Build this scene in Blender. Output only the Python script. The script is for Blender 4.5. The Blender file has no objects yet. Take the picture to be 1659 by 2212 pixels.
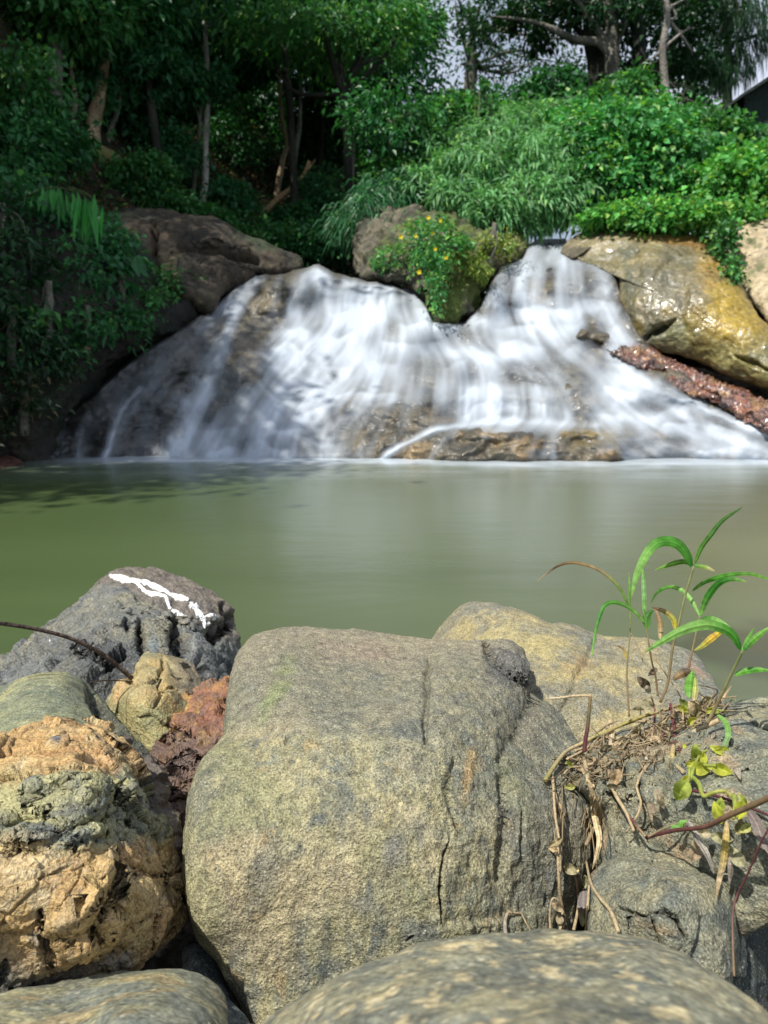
import bpy, math, random
import numpy as np

# ------------------------------------------------------------------ camera, sky, sun, exposure
S = bpy.context.scene
COL = S.collection
PITCH = math.radians(10.4)
CAM = np.array((0.0, 0.0, 1.0))
FPX = 1662.0                      # focal length in units of the 1659 x 2212 working frame

cd = bpy.data.cameras.new("camera")
cd.sensor_fit = 'VERTICAL'; cd.sensor_height = 34.6; cd.lens = 26.0
cd.clip_start = 0.02; cd.clip_end = 2000
cd.dof.use_dof = True; cd.dof.focus_distance = 1.22; cd.dof.aperture_fstop = 7.2
cam = bpy.data.objects.new("camera", cd); COL.objects.link(cam)
cam.location = CAM; cam.rotation_euler = (math.pi/2 - PITCH, 0, 0)
S.camera = cam

SUN_EL = math.radians(58); SUN_AZ = math.radians(-133)   # azimuth from +Y, clockwise; negative = left
sun_to = np.array((math.cos(SUN_EL)*math.sin(SUN_AZ), math.cos(SUN_EL)*math.cos(SUN_AZ), math.sin(SUN_EL)))

W = bpy.data.worlds.new("World"); S.world = W; W.use_nodes = True
nt = W.node_tree; nt.nodes.clear()
def wn(t): return nt.nodes.new(t)
out = wn('ShaderNodeOutputWorld'); bg = wn('ShaderNodeBackground'); sky = wn('ShaderNodeTexSky')
sky.sky_type = 'NISHITA'; sky.sun_disc = False; sky.sun_elevation = SUN_EL; sky.sun_rotation = SUN_AZ
sky.air_density = 1.0; sky.dust_density = 1.5
tc = wn('ShaderNodeTexCoord'); no = wn('ShaderNodeTexNoise'); no.inputs['Scale'].default_value = 2.2
no.inputs['Detail'].default_value = 6; no.inputs['Roughness'].default_value = .6
rp = wn('ShaderNodeValToRGB'); rp.color_ramp.elements[0].position = .36; rp.color_ramp.elements[1].position = .6
mx = wn('ShaderNodeMix'); mx.data_type = 'RGBA'; mx.inputs['B'].default_value = (9.6, 10.4, 12.2, 1)
nt.links.new(tc.outputs['Generated'], no.inputs['Vector']); nt.links.new(no.outputs['Fac'], rp.inputs['Fac'])
nt.links.new(rp.outputs['Color'], mx.inputs['Factor']); nt.links.new(sky.outputs['Color'], mx.inputs['A'])
nt.links.new(mx.outputs['Result'], bg.inputs['Color']); bg.inputs['Strength'].default_value = 0.07
nt.links.new(bg.outputs[0], out.inputs[0])

sd = bpy.data.lights.new("sun", 'SUN'); sd.energy = 5.0; sd.angle = math.radians(0.6); sd.color = (1.0, .95, .86)
so = bpy.data.objects.new("sun", sd); COL.objects.link(so)
so.rotation_euler = (math.pi/2 - SUN_EL, 0, math.pi - SUN_AZ)
S.view_settings.view_transform = 'Standard'; S.view_settings.look = 'None'
S.view_settings.exposure = 0.34; S.view_settings.gamma = 1.0
try:
    S.cycles.transparent_max_bounces = 12
except Exception: pass

# ------------------------------------------------------------------ projection helpers
FW = np.array((0, math.cos(PITCH), -math.sin(PITCH))); UP = np.array((0, math.sin(PITCH), math.cos(PITCH)))
RT = np.array((1.0, 0, 0))
def rays(p):
    p = np.atleast_2d(np.asarray(p, float))
    d = FW*FPX + RT*(p[:, :1]-829.5) + UP*(1106-p[:, 1:2])
    return d/np.linalg.norm(d, axis=1, keepdims=True)
def onray(p, t):
    return CAM + rays(p)*np.asarray(t, float).reshape(-1, 1)
def atY(p, Y):
    d = rays(p); return CAM + d*(np.asarray(Y, float).reshape(-1, 1)/d[:, 1:2])
def a1(px, py, Y): return atY([(px, py)], [Y])[0]
def proj(P):
    q = P-CAM; f = q@FW
    return np.stack([829.5+FPX*q[:, 0]/f, 1106-FPX*(q@UP)/f], 1)

# ------------------------------------------------------------------ noise (numpy)
def _h(ix, iy, iz, s):
    h = (ix.astype(np.int64)*374761393 + iy.astype(np.int64)*668265263 + iz.astype(np.int64)*2147483647*3 + s*1274126177) & 0xffffffff
    h = ((h ^ (h >> 13))*1274126177) & 0xffffffff
    h = ((h ^ (h >> 16))*2246822519) & 0xffffffff
    return h ^ (h >> 15)
def perlin(P, s=0):
    i = np.floor(P).astype(np.int64); f = P-i; u = f*f*f*(f*(f*6-15)+10)
    r = 0
    for dx in (0, 1):
        wx = u[:, 0] if dx else 1-u[:, 0]
        for dy in (0, 1):
            wy = u[:, 1] if dy else 1-u[:, 1]
            for dz in (0, 1):
                wz = u[:, 2] if dz else 1-u[:, 2]
                h = _h(i[:, 0]+dx, i[:, 1]+dy, i[:, 2]+dz, s)
                gx = (h & 1023)/511.5-1; gy = ((h >> 10) & 1023)/511.5-1; gz = ((h >> 20) & 1023)/511.5-1
                r = r + wx*wy*wz*(gx*(f[:, 0]-dx)+gy*(f[:, 1]-dy)+gz*(f[:, 2]-dz))
    return r*1.5
def fbm(P, sc, oc=4, s=0, rough=.5, st=(1, 1, 1)):
    P = np.asarray(P)*np.array(st)*sc; a = 1; r = 0; n = 0
    for k in range(oc):
        r = r + a*perlin(P+17.3*k, s+k); n += a; a *= rough; P = P*2.03
    return r/n
def ridged(P, sc, oc=4, s=0, st=(1, 1, 1)):
    P = np.asarray(P)*np.array(st)*sc; a = 1; r = 0; n = 0
    for k in range(oc):
        r = r + a*(1-np.abs(perlin(P+11.7*k, s+k))*2); n += a; a *= .5; P = P*2.1
    return r/n
def voro(P, sc, s=0, st=(1, 1, 1)):
    """F1, F2 and a random value of the nearest cell"""
    P = np.asarray(P)*np.array(st)*sc; i = np.floor(P).astype(np.int64)
    f1 = np.full(len(P), 9.); f2 = f1.copy(); rv = np.zeros(len(P))
    for dx in (-1, 0, 1):
        for dy in (-1, 0, 1):
            for dz in (-1, 0, 1):
                c = i+(dx, dy, dz); h = _h(c[:, 0], c[:, 1], c[:, 2], s)
                q = np.stack([(h & 1023)/1023., ((h >> 10) & 1023)/1023., ((h >> 20) & 1023)/1023.], 1)+c
                d = np.linalg.norm(q-P, axis=1)
                m = d < f1
                f2 = np.where(m, f1, np.minimum(f2, d)); rv = np.where(m, ((h >> 7) & 4095)/4095., rv); f1 = np.where(m, d, f1)
    return f1, f2, rv
def facets(P, sc, s=0, st=(1, 1, 1), wob=.25):
    """broken planar faces: each cell of stone is tilted its own way; returns tilt height and the seam distance"""
    P = np.asarray(P)*np.array(st)*sc; P = P+wob*np.stack([perlin(P*1.7, s+1), perlin(P*1.7, s+2), perlin(P*1.7, s+3)], 1)
    i = np.floor(P).astype(np.int64); f1 = np.full(len(P), 9.); f2 = f1.copy(); hh = np.zeros(len(P))
    for dx in (-1, 0, 1):
        for dy in (-1, 0, 1):
            for dz in (-1, 0, 1):
                c = i+(dx, dy, dz); h = _h(c[:, 0], c[:, 1], c[:, 2], s); g = _h(c[:, 0], c[:, 1], c[:, 2], s+99)
                q = np.stack([(h & 1023)/1023., ((h >> 10) & 1023)/1023., ((h >> 20) & 1023)/1023.], 1)+c
                v = np.stack([(g & 1023)/511.5-1, ((g >> 10) & 1023)/511.5-1, ((g >> 20) & 1023)/511.5-1], 1)
                r = P-q; d = np.linalg.norm(r, axis=1); t = (r*v).sum(1)+.45*v[:, 0]; m = d < f1
                f2 = np.where(m, f1, np.minimum(f2, d)); hh = np.where(m, t, hh); f1 = np.where(m, d, f1)
    return hh, f2-f1
def sst(a, b, x):
    t = np.clip((x-a)/(b-a), 0, 1); return t*t*(3-2*t)
def lerp(a, b, t): return a+(b-a)*t
def cmix(a, b, t): return a*(1-t[:, None]) + np.asarray(b, float)*t[:, None]

# ------------------------------------------------------------------ splines, RBF, polyline distance
def catmull(P, n, closed=False):
    P = np.asarray(P, float)
    if closed: Q = np.vstack([P[-1], P, P[0], P[1]]); m = len(P)
    else: Q = np.vstack([2*P[0]-P[1], P, 2*P[-1]-P[-2]]); m = len(P)-1
    u = np.linspace(0, m, n, endpoint=not closed); k = np.minimum(u.astype(int), m-1); t = (u-k)[:, None]
    a, b, c, d = Q[k], Q[k+1], Q[k+2], Q[k+3]
    return .5*((2*b)+(c-a)*t+(2*a-5*b+4*c-d)*t*t+(3*b-a-3*c+d)*t**3)
def resample(P, n, closed=True):
    Q = catmull(P, 40*len(P), closed)
    if closed: Q = np.vstack([Q, Q[:1]])
    L = np.r_[0, np.cumsum(np.linalg.norm(np.diff(Q, axis=0), axis=1))]
    u = np.linspace(0, L[-1], n, endpoint=not closed)
    return np.stack([np.interp(u, L, Q[:, k]) for k in range(Q.shape[1])], 1)
def rbf(ctrl, sm=1e-3):
    c = np.asarray(ctrl, float); X = c[:, :2]/500; v = c[:, 2]; n = len(c)
    if n < 3:
        m = v.mean(); return lambda p: np.full(len(p), m)
    def ph(r): return r*r*np.log(r+1e-9)
    K = ph(np.linalg.norm(X[:, None]-X[None], axis=2))+sm*np.eye(n)
    Pm = np.c_[np.ones(n), X]; A = np.zeros((n+3, n+3)); A[:n, :n] = K; A[:n, n:] = Pm; A[n:, :n] = Pm.T
    w = np.linalg.lstsq(A, np.r_[v, 0, 0, 0], rcond=None)[0]
    def f(p):
        q = np.asarray(p)/500; r = np.zeros(len(q))
        for k in range(n): r += w[k]*ph(np.linalg.norm(q-X[k], axis=1))
        return r+w[n]+q@w[n+1:]
    return f
def pdist(p, line, signed=False):
    """distance to a polyline in frame units, position along it, tangent"""
    line = np.asarray(line, float); best = np.full(len(p), 1e9); sg = np.ones(len(p)); al = np.zeros(len(p))
    tg = np.zeros((len(p), 2)); acc = 0; tot = np.linalg.norm(np.diff(line, axis=0), axis=1).sum()
    for k in range(len(line)-1):
        a, b = line[k], line[k+1]; d = b-a; L2 = (d*d).sum(); L = math.sqrt(L2)
        t = np.clip(((p-a)@d)/L2, 0, 1); q = a+t[:, None]*d; ds = np.linalg.norm(p-q, axis=1)
        m = ds < best; best = np.where(m, ds, best)
        cr = (p[:, 0]-a[0])*d[1]-(p[:, 1]-a[1])*d[0]
        sg = np.where(m, np.sign(cr), sg); al = np.where(m, (acc+t*L)/tot, al); tg[m] = d/L; acc += L
    return best, sg, al, tg

# ------------------------------------------------------------------ meshes
def mk(name, V, F, mat, parent=None, col=None, attrs=None, smooth=True, uv=None):
    V = np.asarray(V, np.float32); F = np.asarray(F, np.int32)
    me = bpy.data.meshes.new(name); k = F.shape[1]
    me.vertices.add(len(V)); me.vertices.foreach_set('co', V.ravel())
    me.loops.add(F.size); me.loops.foreach_set('vertex_index', F.ravel())
    me.polygons.add(len(F)); me.polygons.foreach_set('loop_start', np.arange(0, F.size, k, dtype=np.int32))
    me.polygons.foreach_set('loop_total', np.full(len(F), k, np.int32))
    me.polygons.foreach_set('use_smooth', np.full(len(F), smooth))
    if col is not None:
        c = np.ones((len(V), 4), np.float32); c[:, :3] = np.clip(col, 0, 1)
        at = me.attributes.new('Col', 'FLOAT_COLOR', 'POINT'); at.data.foreach_set('color', c.ravel())
    for nm, v in (attrs or {}).items():
        at = me.attributes.new(nm, 'FLOAT', 'POINT'); at.data.foreach_set('value', np.asarray(v, np.float32))
    me.update(calc_edges=True); me.validate()
    if mat: me.materials.append(mat)
    o = bpy.data.objects.new(name, me); COL.objects.link(o)
    if parent: o.parent = parent
    return o
def tag(o, label=None, cat=None, group=None, kind=None):
    if label: o['label'] = label
    if cat: o['category'] = cat
    if group: o['group'] = group
    if kind: o['kind'] = kind
    return o
def empty(name, label, cat, loc, group=None):
    o = bpy.data.objects.new(name, None); COL.objects.link(o); o.location = tuple(float(v) for v in loc)
    o.empty_display_size = .1
    return tag(o, label, cat, group)
def under(ob, root):
    """parent a mesh whose coordinates are in world space to a root empty"""
    ob.parent = root; l = root.location
    me = ob.data; n = len(me.vertices); c = np.empty(n*3, np.float32); me.vertices.foreach_get('co', c)
    c = c.reshape(-1, 3)-np.array(l, np.float32); me.vertices.foreach_set('co', c.ravel()); me.update()
    return ob
def gridfaces(nr, nc, wrap=False):
    i = np.arange(nr-1)[:, None]; j = np.arange(nc if wrap else nc-1)[None]
    a = i*nc+j; b = i*nc+(j+1) % nc; c = (i+1)*nc+(j+1) % nc; d = (i+1)*nc+j
    return np.stack([a+0*j, b+0*i, c+0*i, d+0*j], -1).reshape(-1, 4)
def tubes(paths, rads, seg=7, n=None):
    """paths: list of (k,3) arrays, rads: list of radius samples along each; returns V, F"""
    VV = []; FF = []; off = 0; m = n or max(8, max(len(P) for P in paths)*5)
    th = np.linspace(0, 2*np.pi, seg, endpoint=False)
    for P, r in zip(paths, rads):
        P = np.asarray(P, float); Q = catmull(P, m) if len(P) > 2 else np.linspace(P[0], P[-1], m)
        r = np.interp(np.linspace(0, 1, m), np.linspace(0, 1, len(r)), r)
        Q = np.vstack([Q[:1], Q, Q[-1:]]); r = np.r_[1e-5, r, 1e-5]
        T = np.gradient(Q, axis=0); T /= np.linalg.norm(T, axis=1, keepdims=True)+1e-9
        A = np.cross(T, np.array((0.31, .83, .46))); A /= np.linalg.norm(A, axis=1, keepdims=True)+1e-9; B = np.cross(T, A)
        V = Q[:, None]+r[:, None, None]*(np.cos(th)[None, :, None]*A[:, None]+np.sin(th)[None, :, None]*B[:, None])
        VV.append(V.reshape(-1, 3)); FF.append(gridfaces(m+2, seg, True)+off); off += (m+2)*seg
    return np.vstack(VV), np.vstack(FF)

# ------------------------------------------------------------------ materials
def newmat(name):
    m = bpy.data.materials.new(name); m.use_nodes = True; m.node_tree.nodes.clear(); return m, m.node_tree
def N(t, ty, **kw):
    n = t.nodes.new(ty)
    for k, v in kw.items():
        if k in n.inputs: n.inputs[k].default_value = v
        else: setattr(n, k, v)
    return n
def rockmat(name, grain=260., gamp=.5, bump=.5, bdist=.004, rough=.75, wet=0., st=(1, 1, 1), fine=1., spec=.4, speck=.25):
    m, t = newmat(name); L = t.links.new
    o = N(t, 'ShaderNodeOutputMaterial'); b = N(t, 'ShaderNodeBsdfPrincipled'); L(b.outputs[0], o.inputs[0])
    at = N(t, 'ShaderNodeAttribute', attribute_name='Col'); tc = N(t, 'ShaderNodeTexCoord')
    mp = N(t, 'ShaderNodeMapping'); mp.inputs['Scale'].default_value = st; L(tc.outputs['Object'], mp.inputs['Vector'])
    n1 = N(t, 'ShaderNodeTexNoise', Scale=grain, Detail=3., Roughness=.6); L(mp.outputs[0], n1.inputs['Vector'])
    n2 = N(t, 'ShaderNodeTexNoise', Scale=grain*.17, Detail=5., Roughness=.65); L(mp.outputs[0], n2.inputs['Vector'])
    mr = N(t, 'ShaderNodeMapRange'); mr.inputs['From Min'].default_value = .3; mr.inputs['From Max'].default_value = .7
    mr.inputs['To Min'].default_value = 1-gamp; mr.inputs['To Max'].default_value = 1+gamp; mr.clamp = False
    L(n1.outputs['Fac'], mr.inputs['Value'])
    mr2 = N(t, 'ShaderNodeMapRange'); mr2.inputs['From Min'].default_value = .3; mr2.inputs['From Max'].default_value = .7
    mr2.inputs['To Min'].default_value = 1-gamp*.6; mr2.inputs['To Max'].default_value = 1+gamp*.6; mr2.clamp = False
    L(n2.outputs['Fac'], mr2.inputs['Value'])
    mm = N(t, 'ShaderNodeMath', operation='MULTIPLY'); L(mr.outputs[0], mm.inputs[0]); L(mr2.outputs[0], mm.inputs[1])
    vm = N(t, 'ShaderNodeVectorMath', operation='SCALE'); L(at.outputs['Color'], vm.inputs[0]); L(mm.outputs[0], vm.inputs['Scale'])
    # pale mineral specks
    vo = N(t, 'ShaderNodeTexVoronoi', Scale=grain*.55); L(mp.outputs[0], vo.inputs['Vector'])
    r2 = N(t, 'ShaderNodeMapRange'); r2.inputs['From Min'].default_value = .1; r2.inputs['From Max'].default_value = .28
    r2.inputs['To Min'].default_value = speck; r2.inputs['To Max'].default_value = 0; L(vo.outputs['Distance'], r2.inputs['Value'])
    mk2 = N(t, 'ShaderNodeMix', data_type='RGBA'); mk2.inputs['B'].default_value = (.62, .58, .42, 1)
    L(r2.outputs[0], mk2.inputs['Factor']); L(vm.outputs[0], mk2.inputs['A']); L(mk2.outputs['Result'], b.inputs['Base Color'])
    b.inputs['Roughness'].default_value = rough; b.inputs['Specular IOR Level'].default_value = spec
    if wet: b.inputs['Coat Weight'].default_value = wet; b.inputs['Coat Roughness'].default_value = .12
    ad = N(t, 'ShaderNodeMath', operation='MULTIPLY_ADD'); L(n2.outputs['Fac'], ad.inputs[0]); ad.inputs[1].default_value = 2.5; L(n1.outputs['Fac'], ad.inputs[2])
    bp = N(t, 'ShaderNodeBump', Strength=bump, Distance=bdist); L(ad.outputs[0], bp.inputs['Height']); L(bp.outputs[0], b.inputs['Normal'])
    return m
def colmat(name, rough=.6, spec=.3, trans=0., bump=0., bscale=60., vary=0., coat=0.):
    """material that takes its colour from the mesh's own colour attribute"""
    m, t = newmat(name); L = t.links.new
    o = N(t, 'ShaderNodeOutputMaterial'); b = N(t, 'ShaderNodeBsdfPrincipled'); at = N(t, 'ShaderNodeAttribute', attribute_name='Col')
    tc = N(t, 'ShaderNodeTexCoord'); n1 = N(t, 'ShaderNodeTexNoise', Scale=bscale, Detail=4.); L(tc.outputs['Object'], n1.inputs['Vector'])
    mr = N(t, 'ShaderNodeMapRange'); mr.inputs['From Min'].default_value = .3; mr.inputs['From Max'].default_value = .7
    mr.inputs['To Min'].default_value = 1-vary; mr.inputs['To Max'].default_value = 1+vary; L(n1.outputs['Fac'], mr.inputs['Value'])
    vm = N(t, 'ShaderNodeVectorMath', operation='SCALE'); L(at.outputs['Color'], vm.inputs[0]); L(mr.outputs[0], vm.inputs['Scale'])
    L(vm.outputs[0], b.inputs['Base Color']); b.inputs['Roughness'].default_value = rough; b.inputs['Specular IOR Level'].default_value = spec
    if coat: b.inputs['Coat Weight'].default_value = coat; b.inputs['Coat Roughness'].default_value = .1
    if bump:
        bp = N(t, 'ShaderNodeBump', Strength=bump, Distance=1/bscale); L(n1.outputs['Fac'], bp.inputs['Height']); L(bp.outputs[0], b.inputs['Normal'])
    if trans:
        tr = N(t, 'ShaderNodeBsdfTranslucent'); sc2 = N(t, 'ShaderNodeVectorMath', operation='MULTIPLY')
        L(vm.outputs[0], sc2.inputs[0]); sc2.inputs[1].default_value = (1.3, 1.5, .6); L(sc2.outputs[0], tr.inputs['Color'])
        ms = N(t, 'ShaderNodeMixShader'); ms.inputs[0].default_value = trans; L(b.outputs[0], ms.inputs[1]); L(tr.outputs[0], ms.inputs[2]); L(ms.outputs[0], o.inputs[0])
    else: L(b.outputs[0], o.inputs[0])
    return m
M_leaf = colmat('foliage', .42, .34, .30)
M_grass = colmat('grass_blade', .5, .3, .38, vary=.22, bscale=120)
M_bark = colmat('bark', .85, .2, 0, .8, 25., .35)
M_dry = colmat('dry_stalk', .8, .2, .12, .4, 220., .3)

# ------------------------------------------------------------------ rock builder
def gnorm(G):
    du = np.roll(G, -1, 1)-np.roll(G, 1, 1)
    dv = np.zeros_like(G); dv[1:-1] = G[2:]-G[:-2]; dv[0] = G[1]-G[0]; dv[-1] = G[-1]-G[-2]
    n = np.cross(dv, du); l = np.linalg.norm(n, axis=2, keepdims=True); n = n/(l+1e-12)
    n[0] = n[1].mean(0); n[-1] = n[-2].mean(0); n[0] /= np.linalg.norm(n[0, 0])+1e-9; n[-1] /= np.linalg.norm(n[-1, 0])+1e-9
    return n
def rock(name, outline, ctrl, mat, colf, label, cat='rock', group=None, disp=None, cen=None, R=.12, B=.3, k=2.6, kb=2.2,
         nr=260, nc=420, useY=False, cracks=(), ledges=(), blobs=(), passes=1):
    O = resample(outline, nc, True); c = np.array(cen, float) if cen is not None else O.mean(0)
    ang = np.arctan2(O[:, 1]-c[1], O[:, 0]-c[0])
    nf = int(nr*.68); nb = nr-nf
    ph = np.linspace(0.004, np.pi/2, nf)
    s = np.sin(ph)**(2/k); w = np.cos(ph)**(2/k)
    # more even spacing of the rings across the front
    uu = np.linspace(0, 1, nf); cum = np.r_[0, np.cumsum(np.hypot(np.diff(s), np.diff(w)*.6))]; ph = np.interp(uu, cum/cum[-1], ph)
    s = np.sin(ph)**(2/k); w = np.clip(np.cos(ph), 0, 1)**(2/k)
    ph2 = np.linspace(np.pi/2, 0.004, nb+1)[1:]; s2 = np.sin(ph2)**(2/kb); w2 = np.cos(ph2)**(2/kb)
    SS = np.r_[s, s2]; SS[0] = SS[-1] = 0; px = c+SS[:, None, None]*(O-c)[None]
    f = rbf(ctrl); T = f(px.reshape(-1, 2)).reshape(px.shape[:2])
    T[:nf] += R*(1-w)[:, None]; T[nf:] = T[nf:]+R+(B*w2)[:, None]
    D = rays(px.reshape(-1, 2)).reshape(px.shape[0], nc, 3)
    if useY: T = T/D[..., 1]
    G = CAM+D*T[..., None]
    n = gnorm(G)
    if (n[nf//2]*(CAM-G[nf//2])).sum(1).mean() < 0: sgn = -1
    else: sgn = 1
    pf = px.reshape(-1, 2); front = np.zeros(px.shape[:2]); front[:nf] = 1; front = front.ravel()
    G0 = G.copy()
    for q in range(passes):
        n = gnorm(G)*sgn
        if disp is not None:
            G = G+n*disp(G0.reshape(-1, 3), pf, q).reshape(px.shape[:2])[..., None]
    n = gnorm(G)*sgn; dd = np.zeros(len(pf)); crk = np.zeros(len(pf))
    wob = fbm(G0.reshape(-1, 3), 14 if not useY else 2.2, 3, 5)*(9 if not useY else 12)
    for line, wd, dp in cracks:
        d, sg, al, _ = pdist(pf+np.stack([wob, wob*.6], 1), line); e = np.exp(-(d/(wd*(.35+.65*np.sin(np.pi*np.clip(al, .03, .97)))))**2)
        dd -= dp*e*front; crk = np.maximum(crk, e*front)
    for line, wd, far, hgt in ledges:
        d, sg, al, _ = pdist(pf+np.stack([wob, wob], 1)*1.2, line); sdist = d*sg; taper = np.sin(np.pi*np.clip(al, .02, .98))**.6
        dd += hgt*sst(-wd, wd, sdist)*np.exp(-np.clip(sdist, 0, None)/far)*taper*front
    G = G+n*dd.reshape(px.shape[:2])[..., None]
    V = G.reshape(-1, 3)
    col = colf(G0.reshape(-1, 3), pf, dd)
    nn = fbm(G0.reshape(-1, 3), 11 if not useY else 1.5, 4, 77)
    nf2 = fbm(G0.reshape(-1, 3), 70 if not useY else 8, 3, 78)
    for (bx, by, rx, ry, an, cc, stg) in blobs:
        a = math.radians(an); q = pf-(bx, by); u = (q[:, 0]*math.cos(a)+q[:, 1]*math.sin(a))/rx; v = (-q[:, 0]*math.sin(a)+q[:, 1]*math.cos(a))/ry
        e = stg*sst(1.5, .25, np.hypot(u, v)+nn*1.5+nf2*.7)*front
        col = cmix(col, cc, e)
    ob = mk(name, V, gridfaces(nr, nc, True), mat, None, col)
    if sgn > 0: ob.data.flip_normals()
    # origin at the middle of the base
    lo = V.min(0); base = np.array((V[:, 0].mean(), V[:, 1].mean(), lo[2])); me = ob.data
    me.vertices.foreach_set('co', (V-base).astype(np.float32).ravel()); me.update(); ob.location = base
    tag(ob, label, cat, group)
    return ob, (px[:nf].reshape(-1, 2), G[:nf].reshape(-1, 3), n[:nf].reshape(-1, 3))
def surf(info, pts, off=0.0):
    """points on a rock's visible surface under the given frame positions"""
    P, G, n = info; o = []
    for p in np.atleast_2d(pts):
        i = np.argmin(((P-p)**2).sum(1)); o.append(G[i]+n[i]*off)
    return np.array(o)
# ------------------------------------------------------------------ foreground boulders
def pal(P, cs, sc, seed, st=(1, 1, 1), sharp=1.6, oc=5):
    """mix of several stone colours by layered noise"""
    P = np.asarray(P); col = np.tile(np.array(cs[0], float), (len(P), 1))
    for i, c in enumerate(cs[1:]):
        n = fbm(P, sc*(1+.6*i), oc, seed+31*i, .72, st)
        col = cmix(col, c, .85*sst(-.16, .42/sharp, n-.02*i))
    return col
GREY = (.135, .145, .115); TAN = (.29, .265, .15); SLATE = (.085, .10, .098); OLIV = (.20, .205, .105); OCH = (.42, .26, .085)
M_bould = rockmat('weathered_boulder', 330, .62, .9, .0045, .78, speck=.5)
M_near = rockmat('near_boulder', 150, .5, .4, .003, .75, speck=.38)
M_rough = rockmat('rugged_rock', 240, .45, .9, .005, .62, spec=.55, speck=.15)
M_dark = rockmat('dark_wet_rock', 170, .55, .9, .006, .6, wet=.06, spec=.5, speck=.2)
M_rust = rockmat('rusty_slag', 260, .45, .8, .004, .5, spec=.6, speck=.03)

# main boulder
def d_main(P, p, q):
    d = .012*fbm(P, 7, 3, 3)+.0035*fbm(P, 34, 4, 9, .55, (1.6, 1.6, .8))
    e = sst(930, 1080, p[:, 0]+.1*(p[:, 1]-1600))            # the rougher right flank
    d += e*(.007*ridged(P, 22, 5, 21, (1.3, 1.3, .75))-.004)
    return d+.0016*fbm(P, 110, 3, 40)
def c_main(P, p, dd):
    c = pal(P, [(.25, .235, .135), (.33, .295, .165), (.165, .17, .125)], 9, 4, (1.2, 1.2, .6))
    c = cmix(c, SLATE, .75*sst(.04, .32, fbm(P, 14, 5, 88, .7, (1.6, 1.6, .5))))
    c = cmix(c, (.11, .12, .10), .6*sst(.05, .3, fbm(P, 26, 4, 87, .7, (2.2, 2.2, .5))))
    c = cmix(c, (.40, .33, .20), .55*sst(.0, .3, fbm(P, 5, 4, 86)))
    c = cmix(c, (.34, .31, .20), .5*sst(.05, .4, fbm(P, 40, 4, 89, .7)))
    c = cmix(c, (.36, .25, .10), .4*sst(.2, .45, fbm(P, 24, 4, 90, .7)))
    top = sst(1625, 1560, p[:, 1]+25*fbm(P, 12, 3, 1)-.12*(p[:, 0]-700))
    c = cmix(c, np.array((.15, .15, .12)), .62*top*sst(1130, 900, p[:, 0]))  # top coloured greyer than the front, which the sun lights more
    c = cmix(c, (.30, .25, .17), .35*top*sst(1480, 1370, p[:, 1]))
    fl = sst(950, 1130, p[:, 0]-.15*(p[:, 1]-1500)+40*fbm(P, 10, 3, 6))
    c = cmix(c, (.125, .13, .115), .6*fl)  # flank shade put into the colour
    c = cmix(c, OLIV, .5*sst(.0, .3, fbm(P, 6, 4, 60))*(1-top))
    return c*(1+.3*np.clip(dd*60, -2, 1))[:, None].clip(.15, 1.4)
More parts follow.
